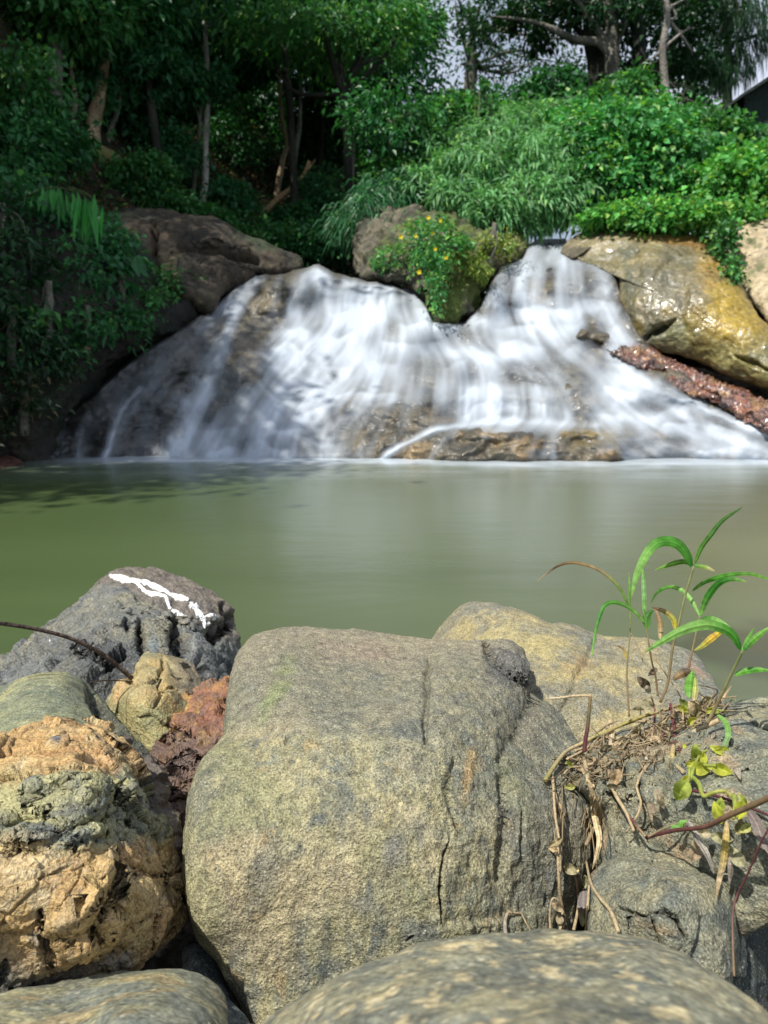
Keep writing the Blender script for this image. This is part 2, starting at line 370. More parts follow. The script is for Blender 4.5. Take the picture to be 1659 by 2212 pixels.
big, I_big = rock('boulder',
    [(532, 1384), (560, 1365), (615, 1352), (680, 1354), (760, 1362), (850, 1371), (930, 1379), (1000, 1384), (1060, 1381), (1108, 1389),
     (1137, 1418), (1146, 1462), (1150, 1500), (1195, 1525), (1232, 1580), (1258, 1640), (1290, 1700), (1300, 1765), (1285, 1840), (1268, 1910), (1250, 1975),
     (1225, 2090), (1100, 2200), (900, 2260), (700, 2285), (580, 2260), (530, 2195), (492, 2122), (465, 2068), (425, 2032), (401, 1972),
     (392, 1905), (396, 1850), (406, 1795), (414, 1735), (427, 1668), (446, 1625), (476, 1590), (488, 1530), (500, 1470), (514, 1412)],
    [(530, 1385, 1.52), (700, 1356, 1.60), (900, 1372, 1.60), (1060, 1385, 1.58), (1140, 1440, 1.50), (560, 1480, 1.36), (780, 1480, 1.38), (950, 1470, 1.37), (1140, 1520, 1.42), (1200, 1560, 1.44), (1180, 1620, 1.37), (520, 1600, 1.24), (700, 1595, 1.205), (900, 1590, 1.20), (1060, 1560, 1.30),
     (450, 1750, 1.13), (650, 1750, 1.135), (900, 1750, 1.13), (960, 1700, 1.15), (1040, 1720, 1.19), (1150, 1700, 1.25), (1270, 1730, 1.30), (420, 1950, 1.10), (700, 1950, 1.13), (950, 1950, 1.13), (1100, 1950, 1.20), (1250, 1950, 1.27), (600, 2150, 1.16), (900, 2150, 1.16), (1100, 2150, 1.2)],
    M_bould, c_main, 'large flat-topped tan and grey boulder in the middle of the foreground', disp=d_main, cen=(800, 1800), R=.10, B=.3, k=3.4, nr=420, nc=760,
    cracks=[([(970, 1812), (960, 1845), (955, 1880), (953, 1920), (956, 1995)], 2.6, .022), ([(877, 2034), (894, 2022)], 3, .010),
            ([(620, 1595), (618, 1612)], 3, .006), ([(928, 1420), (921, 1470), (925, 1520), (915, 1600)], 9, .010),
            ([(1130, 1745), (1131, 1800), (1127, 1860)], 4, .009), ([(1052, 1392), (1060, 1420), (1105, 1450), (1140, 1480)], 20, .016),
            ([(1150, 1470), (1155, 1520), (1120, 1580), (1080, 1640)], 22, .008), ([(985, 1640), (975, 1700), (985, 1780)], 14, .008), ([(1085, 1680), (1100, 1780), (1080, 1900)], 18, .010)],
    ledges=[([(1210, 1960), (1040, 1990), (900, 2015)], 8, 60, .008), ([(960, 1400), (930, 1480), (925, 1560), (950, 1640)], 10, 60, .010), ([(600, 1612), (720, 1615), (860, 1625), (920, 1600)], 12, 70, .006)],
    blobs=[(900, 1562, 45, 26, -10, SLATE, .6), (740, 1740, 16, 120, 4, SLATE, .5), (800, 1960, 60, 22, 20, (.1, .11, .105), .5), (560, 1900, 30, 60, 10, SLATE, .5),
           (845, 1835, 26, 60, 12, (.12, .12, .115), .7), (900, 2010, 40, 26, 0, SLATE, .7), (710, 2090, 30, 18, -20, SLATE, .7), (1010, 1690, 10, 45, 10, (.38, .25, .10), .6),
           (800, 1420, 90, 25, 5, (.25, .19, .14), .5), (590, 1500, 20, 90, 30, (.19, .23, .09), .6), (1095, 1440, 45, 50, 30, (.09, .09, .09), .75)])  # last blob: shade of the upper right facet, painted dark

# pale rock behind it on the right
def d_back(P, p, q): return .016*fbm(P, 6, 4, 13)+.004*fbm(P, 40, 4, 14)
def c_back(P, p, dd):
    c = pal(P, [(.25, .225, .14), (.36, .30, .14), (.17, .17, .14)], 7, 19)
    c = cmix(c, (.15, .16, .14), .7*sst(1330, 1500, p[:, 0]+60*fbm(P, 5, 3, 2)))
    return cmix(c, (.16, .14, .10), .8*sst(1420, 1500, p[:, 1])*.0)
rock('boulder', [(900, 1440), (936, 1376), (958, 1342), (985, 1315), (1015, 1302), (1060, 1303), (1100, 1315), (1150, 1328), (1190, 1345), (1235, 1350), (1300, 1374),
     (1400, 1385), (1480, 1402), (1520, 1432), (1545, 1470), (1567, 1525), (1560, 1600), (1450, 1720), (1250, 1760), (1050, 1700), (930, 1560)],
    [(940, 1400, 2.0), (1060, 1310, 1.98), (1300, 1390, 1.9), (1500, 1430, 1.85), (1000, 1500, 1.72), (1250, 1500, 1.66), (1500, 1550, 1.64), (1250, 1650, 1.55), (1450, 1650, 1.55)],
    M_bould, c_back, 'yellowish speckled boulder behind the big flat-topped one, at the pool edge', disp=d_back, cen=(1230, 1500), R=.08, B=.35, k=2.8, nr=240, nc=400,
    cracks=[([(1290, 1380), (1240, 1480), (1200, 1560)], 10, .01), ([(1180, 1600), (1220, 1640)], 10, .02)], blobs=[(1120, 1390, 90, 40, 10, (.40, .34, .15), .6), (1250, 1440, 30, 20, 0, (.42, .28, .10), .5), (1500, 1440, 30, 12, 30, (.33, .2, .13), .6)])

# right-hand rocks
def d_right(P, p, q): return .016*fbm(P, 7, 4, 113)+.006*facets(P, 9, 117, (1, 1, .8), .5)[0]+.005*(ridged(P, 14, 4, 15, (1, 1, .7))-.6)+.002*fbm(P, 70, 3, 8)
def c_right(P, p, dd):
    c = pal(P, [(.185, .19, .14), (.28, .255, .155), (.11, .125, .11)], 9, 29)
    return cmix(c, (.34, .24, .14), .55*sst(.18, .34, fbm(P, 16, 4, 39)))
rr, I_right = rock('boulder', [(1236, 1690), (1262, 1640), (1300, 1605), (1380, 1568), (1450, 1548), (1520, 1535), (1560, 1522), (1610, 1514), (1662, 1510), (1780, 1530), (1840, 1700), (1820, 1900), (1650, 2010), (1450, 2010), (1320, 1950), (1288, 1860), (1296, 1770), (1262, 1720)],
    [(1250, 1660, 1.30), (1400, 1580, 1.42), (1550, 1540, 1.40), (1700, 1520, 1.42), (1330, 1680, 1.20), (1500, 1680, 1.16), (1680, 1680, 1.12), (1320, 1780, 1.19), (1450, 1800, 1.15), (1650, 1850, 1.08), (1450, 1950, 1.15), (1600, 1980, 1.1)],
    M_bould, c_right, 'grey-green cracked boulder on the right under the dry stalks and grass', disp=d_right, cen=(1540, 1740), R=.09, B=.3, k=3, nr=300, nc=520,
    cracks=[([(1520, 1575), (1590, 1570), (1680, 1590)], 4, .02), ([(1570, 1650), (1640, 1640), (1700, 1620)], 4, .015), ([(1340, 1650), (1380, 1740), (1400, 1820)], 14, .02), ([(1310, 1700), (1330, 1800)], 10, .03), ([(1450, 1640), (1440, 1720)], 9, .012)],
    ledges=[([(1700, 1545), (1600, 1575), (1520, 1600), (1440, 1660)], 8, 60, .02), ([(1350, 1640), (1360, 1720), (1370, 1800)], 8, 70, .014)])
low, I_low = rock('boulder', [(1268, 1975), (1272, 1905), (1300, 1862), (1350, 1828), (1392, 1812), (1446, 1816), (1500, 1838), (1548, 1880), (1575, 1960), (1590, 2060), (1580, 2160), (1480, 2210), (1360, 2150), (1290, 2060)],
    [(1290, 1880, 1.12), (1400, 1820, 1.15), (1520, 1860, 1.12), (1340, 1960, 1.03), (1450, 1940, 1.0), (1550, 2000, 1.02), (1400, 2080, 1.02), (1520, 2120, 1.0)],
    M_bould, c_right, 'rounded grey-green boulder at lower right, under the hanging yellow leaves', disp=d_right, cen=(1430, 2000), R=.06, B=.2, k=2.7, nr=260, nc=420,
    cracks=[([(1330, 1955), (1375, 1975), (1420, 1965), (1460, 1985), (1480, 2030)], 5, .018), ([(1370, 1870), (1420, 1900)], 14, .006)],
    ledges=[([(1480, 2040), (1440, 1975), (1380, 1972), (1320, 1960)], 6, 60, .012)], blobs=[(1430, 2000, 60, 16, 10, (.34, .24, .14), .7), (1500, 1930, 40, 60, 0, (.22, .23, .19), .4)])
rock('boulder', [(1545, 1880), (1600, 1845), (1680, 1830), (1800, 1840), (1900, 2050), (1850, 2300), (1650, 2350), (1540, 2280), (1520, 2120), (1530, 1980)],
    [(1550, 1900, 1.13), (1700, 1850, 1.42), (1570, 2050, 1.08), (1750, 2050, 1.42), (1570, 2200, 1.05), (1800, 2200, 1.45)],
    M_bould, lambda P, p, dd: pal(P, [(.07, .085, .07), (.12, .125, .09), (.045, .055, .055)], 9, 59), 'grey-green boulder coloured dark for the shade of the bottom right corner', disp=d_right, cen=(1700, 2060), R=.08, B=.25, nr=200, nc=300)  # stone colours darkened and front turned right, for shade

# blurred near boulder along the bottom
def c_near(P, p, dd):
    c = pal(P, [(.165, .165, .12), (.25, .23, .14), (.10, .11, .095)], 14, 69)
    return cmix(c, (.42, .35, .2), .75*sst(.12, .3, fbm(P, 45, 3, 72)))
rock('boulder', [(520, 2262), (560, 2212), (610, 2176), (680, 2134), (760, 2098), (850, 2066), (930, 2042), (1020, 2026), (1110, 2018), (1200, 2013), (1300, 2014), (1390, 2024), (1460, 2046), (1530, 2086), (1590, 2132), (1650, 2190), (1720, 2290), (1700, 2600), (1400, 2900), (900, 2900), (600, 2600)],
    [(600, 2200, .66), (1200, 2020, .74), (1600, 2160, .66), (800, 2250, .53), (1200, 2200, .50), (1500, 2300, .50), (1200, 2600, .49)],
    M_near, c_near, 'rounded out-of-focus boulder across the bottom of the view', disp=lambda P, p, q: .008*fbm(P, 9, 4, 33)+.003*fbm(P, 30, 3, 34), cen=(1150, 2400), R=.06, B=.3, k=2.6, nr=260, nc=460)
rock('rock', [(-120, 2190), (0, 2148), (100, 2130), (200, 2110), (280, 2099), (350, 2092), (400, 2094), (440, 2108), (472, 2132), (490, 2165), (491, 2205), (475, 2260), (400, 2360), (150, 2420), (-100, 2400)],
    [(0, 2150, .98), (200, 2115, 1.0), (400, 2100, 1.0), (480, 2150, .98), (0, 2220, .88), (250, 2190, .86), (430, 2190, .88), (200, 2350, .85)],
    M_near, lambda P, p, dd: cmix(pal(P, [(.16, .165, .125), (.26, .24, .13), (.11, .125, .11)], 12, 79, (.6, 1, 1.5)), (.38, .27, .11), .4*sst(.12, .3, fbm(P, 22, 3, 80, .5, (.6, 1, 1.6)))),
    'smooth long grey rock at the bottom left corner', disp=lambda P, p, q: .008*fbm(P, 9, 4, 133)+.002*fbm(P, 50, 3, 34), cen=(230, 2240), R=.05, B=.2, k=2.8, nr=180, nc=320)
rock('rock', [(395, 2050), (422, 2030), (455, 2048), (482, 2090), (512, 2150), (548, 2235), (540, 2330), (460, 2340), (400, 2250), (385, 2130)],
    [(420, 2040, 1.25), (500, 2120, 1.2), (450, 2200, 1.12), (500, 2300, 1.1), (400, 2200, 1.16)],
    M_bould, lambda P, p, dd: pal(P, [(.10, .125, .13), (.15, .165, .15), (.07, .09, .10)], 12, 89), 'small bluish grey rock wedged under the big boulder by the bottom left corner', disp=d_back, cen=(460, 2180), R=.04, B=.1, nr=120, nc=200)

# ochre rugged rock, lower left
def d_och(P, p, q):
    if q == 0:
        h, e = facets(P, 7, 7, (.8, 1, 1.2)); return .016*fbm(P, 8, 3, 41)+.017*h+.006*(ridged(P, 9, 4, 42, (.8, 1, 1.5))-.62)
    up = sst(1640, 1700, p[:, 1])*sst(1850, 1790, p[:, 1])
    h, e = facets(P, 19, 17, (.8, 1, 1.4)); h2, e2 = facets(P, 48, 27, (.8, 1, 1.5)); Q = P@np.array([[.97, 0, .24], [0, 1, 0], [-.24, 0, .97]]).T
    return (1-.7*up)*(.009*h+.003*h2-.003*sst(.06, 0, e))+.0018*fbm(P, 80, 3, 44, .6)+up*(.008*(ridged(Q, 20, 5, 46, (.25, .6, 2.6))-.6)+.003*h2+.002*fbm(Q, 60, 3, 47, .6, (.3, .8, 2.6)))
def c_och(P, p, dd):
    c = pal(P, [(.41, .285, .12), (.48, .36, .165), (.33, .20, .08)], 9, 49)
    c = cmix(c, (.50, .45, .30), .5*sst(.05, .4, fbm(P, 34, 4, 48, .7))); c = cmix(c, (.22, .19, .13), .5*sst(.05, .35, fbm(P, 22, 4, 47, .7)))
    n = 55*fbm(P, 7, 4, 50)
    band = sst(1665, 1700, p[:, 1]+n)*sst(1842, 1800, p[:, 1]+n*.8)
    g = pal(P, [(.25, .24, .14), (.36, .34, .16), (.10, .115, .11)], 9, 51, (.4, .7, 3.2))
    c = c*(1-band[:, None])+g*band[:, None]
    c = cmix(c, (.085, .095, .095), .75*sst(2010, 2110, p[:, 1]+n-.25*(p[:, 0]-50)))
    c = cmix(c, (.34, .17, .06), .5*sst(.08, .3, fbm(P, 9, 4, 52))*sst(1700, 1640, p[:, 1]))
    c = cmix(c, (.07, .08, .08), .75*sst(.06, .28, fbm(P@np.array([[.97, 0, .24], [0, 1, 0], [-.24, 0, .97]]).T, 12, 5, 54, .6, (.3, .7, 2.6)))*sst(1660, 1700, p[:, 1])*sst(1860, 1800, p[:, 1]))
    c = cmix(c, (.085, .09, .085), .7*sst(.18, .3, fbm(P, 12, 5, 53)))
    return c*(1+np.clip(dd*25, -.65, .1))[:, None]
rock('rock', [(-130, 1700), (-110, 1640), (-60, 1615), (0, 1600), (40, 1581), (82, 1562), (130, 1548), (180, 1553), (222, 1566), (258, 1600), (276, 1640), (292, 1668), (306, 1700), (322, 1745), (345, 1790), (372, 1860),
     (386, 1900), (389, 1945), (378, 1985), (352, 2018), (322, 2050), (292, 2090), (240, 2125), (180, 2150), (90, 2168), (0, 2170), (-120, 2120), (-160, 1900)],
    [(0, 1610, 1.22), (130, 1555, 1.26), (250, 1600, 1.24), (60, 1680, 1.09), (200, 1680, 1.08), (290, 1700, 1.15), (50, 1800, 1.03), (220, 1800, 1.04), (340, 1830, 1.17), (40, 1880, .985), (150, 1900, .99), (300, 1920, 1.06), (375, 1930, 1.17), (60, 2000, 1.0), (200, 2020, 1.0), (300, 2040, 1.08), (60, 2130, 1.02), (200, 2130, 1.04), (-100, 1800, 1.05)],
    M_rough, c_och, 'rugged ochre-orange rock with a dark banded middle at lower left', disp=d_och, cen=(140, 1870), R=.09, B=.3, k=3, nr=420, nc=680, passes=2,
    cracks=[([(40, 1722), (90, 1715), (150, 1692)], 9, .022), ([(80, 1800), (150, 1790), (230, 1770), (260, 1690)], 8, .014), ([(250, 1700), (275, 1745), (310, 1800)], 12, .028), ([(255, 1845), (240, 1890), (215, 1935), (185, 1990), (200, 2020)], 15, .038),
            ([(90, 1960), (105, 2010), (115, 2090)], 12, .030), ([(385, 1885), (330, 1890), (250, 1875)], 4, .012), ([(340, 1960), (290, 1990), (245, 2050)], 3, .006), ([(130, 2100), (180, 2075), (215, 2060)], 6, .02), ([(0, 1830), (80, 1825), (140, 1800)], 7, .014), ([(10, 2065), (0, 2110)], 10, .015)],
    ledges=[([(262, 1822), (212, 1868), (185, 1920), (160, 1955), (120, 1965), (85, 1990), (80, 2050)], 4, 120, .022), ([(0, 1822), (90, 1815), (180, 1810), (265, 1800)], 6, 60, .014), ([(330, 1890), (240, 1898), (220, 1960), (232, 2020)], 5, 70, -.012),
            ([(300, 1710), (210, 1690), (120, 1680), (0, 1700)], 6, 40, .012)],
    blobs=[(60, 1600, 70, 30, -15, (.45, .27, .10), .6), (150, 1590, 60, 30, 0, (.42, .24, .09), .5), (210, 1620, 30, 30, 0, (.40, .20, .08), .5), (120, 1590, 16, 10, 0, (.06, .08, .11), .9),
           (180, 1812, 45, 8, 5, (.12, .17, .2), .6), (90, 1770, 110, 14, 3, (.38, .36, .16), .6), (60, 1870, 60, 40, 0, (.52, .42, .24), .5), (250, 2085, 30, 25, -20, (.16, .17, .18), .6), (30, 2120, 60, 25, 10, (.05, .06, .055), .8)])

# green-grey rounded rock behind it
def c_gg(P, p, dd):
    c = pal(P, [(.20, .215, .13), (.30, .295, .16), (.13, .155, .12)], 8, 91, (.6, 1, 2.2))
    c = cmix(c, (.35, .33, .16), .6*sst(.1, .3, fbm(P, 14, 4, 92, .5, (.5, 1, 3))))
    return cmix(c, (.07, .075, .06), .85*sst(175, 215, p[:, 0]-.55*(p[:, 1]-1500)+50*fbm(P, 14, 4, 93)))  # shade of the right side painted in
rock('rock', [(-130, 1530), (-60, 1500), (0, 1484), (60, 1458), (130, 1450), (168, 1462), (204, 1494), (244, 1545), (292, 1595), (332, 1648), (348, 1700), (320, 1760), (200, 1790), (0, 1760), (-120, 1680)],
    [(0, 1490, 1.62), (130, 1455, 1.62), (200, 1500, 1.60), (40, 1560, 1.40), (160, 1560, 1.36), (215, 1580, 1.36), (300, 1660, 1.40), (100, 1700, 1.32), (250, 1740, 1.38)],
    M_bould, c_gg, 'smooth greenish grey rock with its shaded right side painted dark, above the ochre rock', disp=lambda P, p, q: .010*fbm(P, 8, 4, 94)+.007*fbm(P, 36, 4, 95)*sst(180, 240, p[:, 0]-.5*(p[:, 1]-1500)), cen=(120, 1610), R=.09, B=.3, k=2.8, nr=220, nc=360,
    ledges=[([(190, 1465), (200, 1530), (235, 1600), (290, 1680)], 12, 90, -.03)])

# dark rock with white painted lines, standing in the water
def d_pt(P, p, q):
    if q == 0: return .03*fbm(P, 4, 4, 101)
    f1, f2, rv = voro(P, 9, 102, (1, 1, .7)); lo = sst(1350, 1420, p[:, 1]-.25*(p[:, 0]-250))
    h, e = facets(P, 6, 109, (1, 1, .8)); h2, e2 = facets(P, 16, 119)
    return lo*(.040*h+.014*h2+.010*(ridged(P, 13, 5, 105)-.6))+.006*h2+.010*fbm(P, 24, 5, 103, .7)+.012*(ridged(P, 9, 4, 106)-.6)
def c_pt(P, p, dd):
    c = pal(P, [(.125, .13, .115), (.19, .175, .12), (.085, .095, .105)], 5, 104)
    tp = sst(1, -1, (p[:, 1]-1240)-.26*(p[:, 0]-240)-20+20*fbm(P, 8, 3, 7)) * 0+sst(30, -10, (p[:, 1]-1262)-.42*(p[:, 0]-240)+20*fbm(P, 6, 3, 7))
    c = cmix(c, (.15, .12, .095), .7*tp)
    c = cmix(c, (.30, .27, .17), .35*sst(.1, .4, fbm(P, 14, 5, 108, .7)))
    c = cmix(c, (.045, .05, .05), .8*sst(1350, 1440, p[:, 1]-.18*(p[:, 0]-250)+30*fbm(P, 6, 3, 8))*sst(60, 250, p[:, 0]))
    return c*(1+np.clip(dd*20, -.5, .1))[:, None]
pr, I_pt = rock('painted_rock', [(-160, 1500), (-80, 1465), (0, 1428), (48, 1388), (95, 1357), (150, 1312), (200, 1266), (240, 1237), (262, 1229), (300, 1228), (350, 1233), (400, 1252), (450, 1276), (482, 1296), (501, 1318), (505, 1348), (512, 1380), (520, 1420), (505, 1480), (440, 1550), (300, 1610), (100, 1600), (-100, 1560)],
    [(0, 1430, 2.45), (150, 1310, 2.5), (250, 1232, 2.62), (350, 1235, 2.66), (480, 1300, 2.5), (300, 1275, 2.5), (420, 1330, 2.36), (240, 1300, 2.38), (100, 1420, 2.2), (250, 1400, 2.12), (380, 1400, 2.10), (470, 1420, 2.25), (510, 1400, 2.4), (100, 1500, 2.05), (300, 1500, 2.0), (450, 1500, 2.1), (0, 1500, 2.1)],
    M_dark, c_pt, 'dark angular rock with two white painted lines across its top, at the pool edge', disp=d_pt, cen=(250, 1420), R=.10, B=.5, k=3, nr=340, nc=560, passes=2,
    cracks=[([(300, 1350), (310, 1400), (316, 1445)], 9, .07), ([(375, 1345), (392, 1390), (400, 1440)], 16, .09), ([(160, 1390), (200, 1430), (240, 1450)], 12, .04), ([(460, 1350), (462, 1400)], 10, .05), ([(270, 1340), (276, 1370)], 7, .04), ([(480, 1310), (500, 1345), (450, 1385)], 12, .05)],
    ledges=[([(505, 1312), (470, 1332), (430, 1342), (385, 1336), (330, 1330), (290, 1300), (250, 1262)], 5, 50, .03)], blobs=[(425, 1395, 10, 45, 5, (.2, .21, .2), .7), (330, 1390, 10, 30, 0, (.16, .2, .21), .6), (60, 1440, 60, 25, -20, (.14, .155, .155), .6)])
M_paint = colmat('white_paint', .7, .3, 0, .8, 120, .22)
def ribbon_on(info, line, wpx, name, parent, colr, mat, off=.006, n=60):
    c = resample(line, n, False); T = np.gradient(c, axis=0); T /= np.linalg.norm(T, axis=1, keepdims=True); Nn = np.stack([-T[:, 1], T[:, 0]], 1)
    rg = np.random.RandomState(len(name)+n+int(line[0][0])); wv = np.convolve(rg.rand(n+6), np.ones(3)/3, 'same')[3:-3]*.9+.6; wv[0] *= .4; wv[-1] *= .4
    jit = (np.convolve(rg.randn(n+6), np.ones(3)/3, 'same')[3:-3]*.9)[:, None]*Nn; c = c+jit
    rows = [surf(info, c+Nn*wpx*.5*u*wv[:, None], off if abs(u) < .9 else off*.1) for u in (-1, -.5, 0, .5, 1)]
    V = np.stack(rows, 1).reshape(-1, 3); F = gridfaces(n, 5)
    o = mk(name, V-np.array(parent.location), F, mat, parent, np.tile(np.array(colr), (len(V), 1)))
    return o
for line, w in (([(236, 1241), (262, 1252), (285, 1260), (305, 1264), (330, 1272), (350, 1278), (375, 1292), (407, 1298)], 7), ([(409, 1305), (425, 1311), (440, 1330), (458, 1343)], 7.5), ([(238, 1243), (262, 1258), (290, 1266), (320, 1286), (345, 1291), (360, 1300), (368, 1310)], 6.5),
                ([(372, 1316), (385, 1318), (407, 1328)], 7), ([(418, 1340), (430, 1345), (443, 1358)], 8)):
    ribbon_on(I_pt, line, w, 'painted_line', pr, (.80, .80, .78), M_paint)

# small rocks in the gap on the left
rock('rock', [(228, 1522), (244, 1498), (262, 1478), (288, 1461), (302, 1436), (317, 1414), (336, 1412), (352, 1416), (384, 1426), (418, 1448), (438, 1478), (444, 1515), (420, 1570), (350, 1630), (300, 1620), (262, 1575)],
    [(240, 1510, 1.80), (330, 1420, 1.90), (430, 1480, 1.84), (280, 1510, 1.68), (350, 1490, 1.72), (330, 1560, 1.64), (400, 1540, 1.7), (300, 1600, 1.65)],
    M_rough, lambda P, p, dd: cmix(cmix(pal(P, [(.33, .27, .13), (.42, .30, .12), (.22, .22, .13)], 12, 111), (.13, .11, .085), .8*sst(345, 400, p[:, 0]-.3*(p[:, 1]-1450)+30*fbm(P, 16, 3, 3))), (.26, .27, .12), .5*sst(1500, 1540, p[:, 1])),
    'small yellow-brown rock between the painted rock and the rusty one', disp=lambda P, p, q: .010*fbm(P, 12, 4, 112)+.012*facets(P, 13, 115)[0]+.002*fbm(P, 60, 4, 113), cen=(340, 1510), R=.05, B=.15, nr=180, nc=300,
    cracks=[([(268, 1472), (310, 1468), (345, 1460), (352, 1430)], 6, .015), ([(345, 1465), (352, 1500), (330, 1530)], 5, .01), ([(365, 1440), (400, 1475)], 8, .01)],
    ledges=[([(430, 1500), (380, 1490), (340, 1500), (270, 1480)], 5, 40, .012)], blobs=[(265, 1490, 12, 30, 40, (.5, .33, .15), .7)])
def d_rust(P, p, q):
    f1, f2, rv = voro(P+.01*np.stack([perlin(P*40, 4), perlin(P*40, 5), perlin(P*40, 6)], 1), 26, 122, (1, 1, 1.6))
    h, e = facets(P, 22, 129, (1, 1, 1.6)); return .016*(ridged(P, 14, 4, 121)-.6)+.016*h+.005*fbm(P, 70, 4, 123, .6)
def c_rust(P, p, dd):
    c = pal(P, [(.20, .085, .05), (.33, .17, .06), (.10, .065, .05)], 16, 124)
    c = cmix(c, (.45, .28, .07), .6*sst(.16, .3, fbm(P, 22, 4, 125))); f1, f2, rv = voro(P, 30, 9)
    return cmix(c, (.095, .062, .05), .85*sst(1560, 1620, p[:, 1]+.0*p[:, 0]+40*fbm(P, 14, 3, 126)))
rock('rock', [(318, 1640), (330, 1602), (346, 1562), (368, 1522), (400, 1508), (440, 1490), (470, 1478), (497, 1472), (530, 1520), (520, 1650), (500, 1800), (450, 1900), (400, 1920), (372, 1850), (340, 1760), (310, 1700)],
    [(330, 1620, 1.62), (400, 1515, 1.72), (480, 1480, 1.70), (400, 1580, 1.55), (460, 1560, 1.55), (360, 1680, 1.48), (420, 1680, 1.48), (400, 1800, 1.42), (440, 1880, 1.4)],
    M_rust, c_rust, 'jagged rusty red and black slag-like rock left of the big boulder', disp=d_rust, cen=(420, 1690), R=.05, B=.2, nr=320, nc=460,
    cracks=[([(340, 1590), (380, 1575), (420, 1590)], 8, .03), ([(350, 1640), (390, 1660), (430, 1640)], 9, .03), ([(370, 1700), (420, 1720)], 9, .03)])
rock('rock', [(262, 1600), (290, 1612), (330, 1650), (352, 1700), (372, 1780), (392, 1850), (405, 1930), (395, 2020), (340, 2060), (290, 1950), (260, 1800), (240, 1680)],
    [(270, 1620, 1.36), (340, 1700, 1.33), (380, 1850, 1.26), (300, 1800, 1.3), (370, 2000, 1.28), (300, 1950, 1.3)],
    M_rust, lambda P, p, dd: pal(P, [(.10, .075, .06), (.17, .14, .10), (.06, .06, .06)], 16, 134), 'dark brown rough rock in the gap between the ochre rock and the big boulder', disp=d_rust, cen=(330, 1800), R=.05, B=.15, nr=200, nc=300)
# ------------------------------------------------------------------ terrain, pool
def terr(x, y):
    P = np.stack([x, y, 0*x], 1)
    n = fbm(P, .35, 4, 201); n2 = fbm(P, 1.6, 3, 202)
    near = .06-.75*sst(1.5, 2.6, y+.25*n)                                  # gravel shore, then the pool bed
    far = -.7+2.0*sst(9.6, 12.6, y)+.10*np.clip(y-13, 0, 20)
    z = np.where(y < 6, near, far)
    left = np.clip(-x-2.0-.12*np.clip(y-12, 0, 9), 0, None)
    z = z+sst(9.0, 13, y)*(left*.95)+sst(12, 17, y)*np.clip(y-13, 0, 14)*.42*sst(2.5, -1.5, x)
    z = z+sst(5.2, 7.5, np.abs(x-.3)-.0*y)*sst(-2, 3, y)*np.where(x < 0, 3.2, .5)*sst(0, 1, y*.2+.4)
    z = z+sst(9, 13, y)*np.clip(x-3.2, 0, 8)*.22
    z = np.minimum(z, 15+.02*y)
    return z+(.25*n+.07*n2)*sst(9.5, 13, y)+.02*n2
def c_terr(P):
    c = pal(P, [(.028, .026, .018), (.05, .04, .026), (.018, .02, .014)], .9, 205)
    return cmix(c, (.022, .045, .018), .7*sst(0, .25, fbm(P, .5, 4, 206)))
def axis_pts(lo, hi, dlo, dhi, step, far):
    a = np.arange(dlo, dhi, step); l = dlo-np.geomspace(step, dlo-lo, far)[::-1]; r = dhi+np.geomspace(step, hi-dhi, far)
    return np.r_[l, a, r]
ax = axis_pts(-400, 400, -12, 12, .16, 40); ay = axis_pts(-200, 700, -1, 32, .16, 40)
X, Y = np.meshgrid(ax, ay); x = X.ravel(); y = Y.ravel(); z = terr(x, y); P = np.stack([x, y, z], 1)
M_soil = colmat('soil_and_litter', .9, .15, 0, .7, 9., .5)
g = mk('ground', P, gridfaces(len(ay), len(ax)), M_soil, None, c_terr(P)); tag(g, 'dark leaf-strewn earth of the stream banks and forest slope', kind='structure')

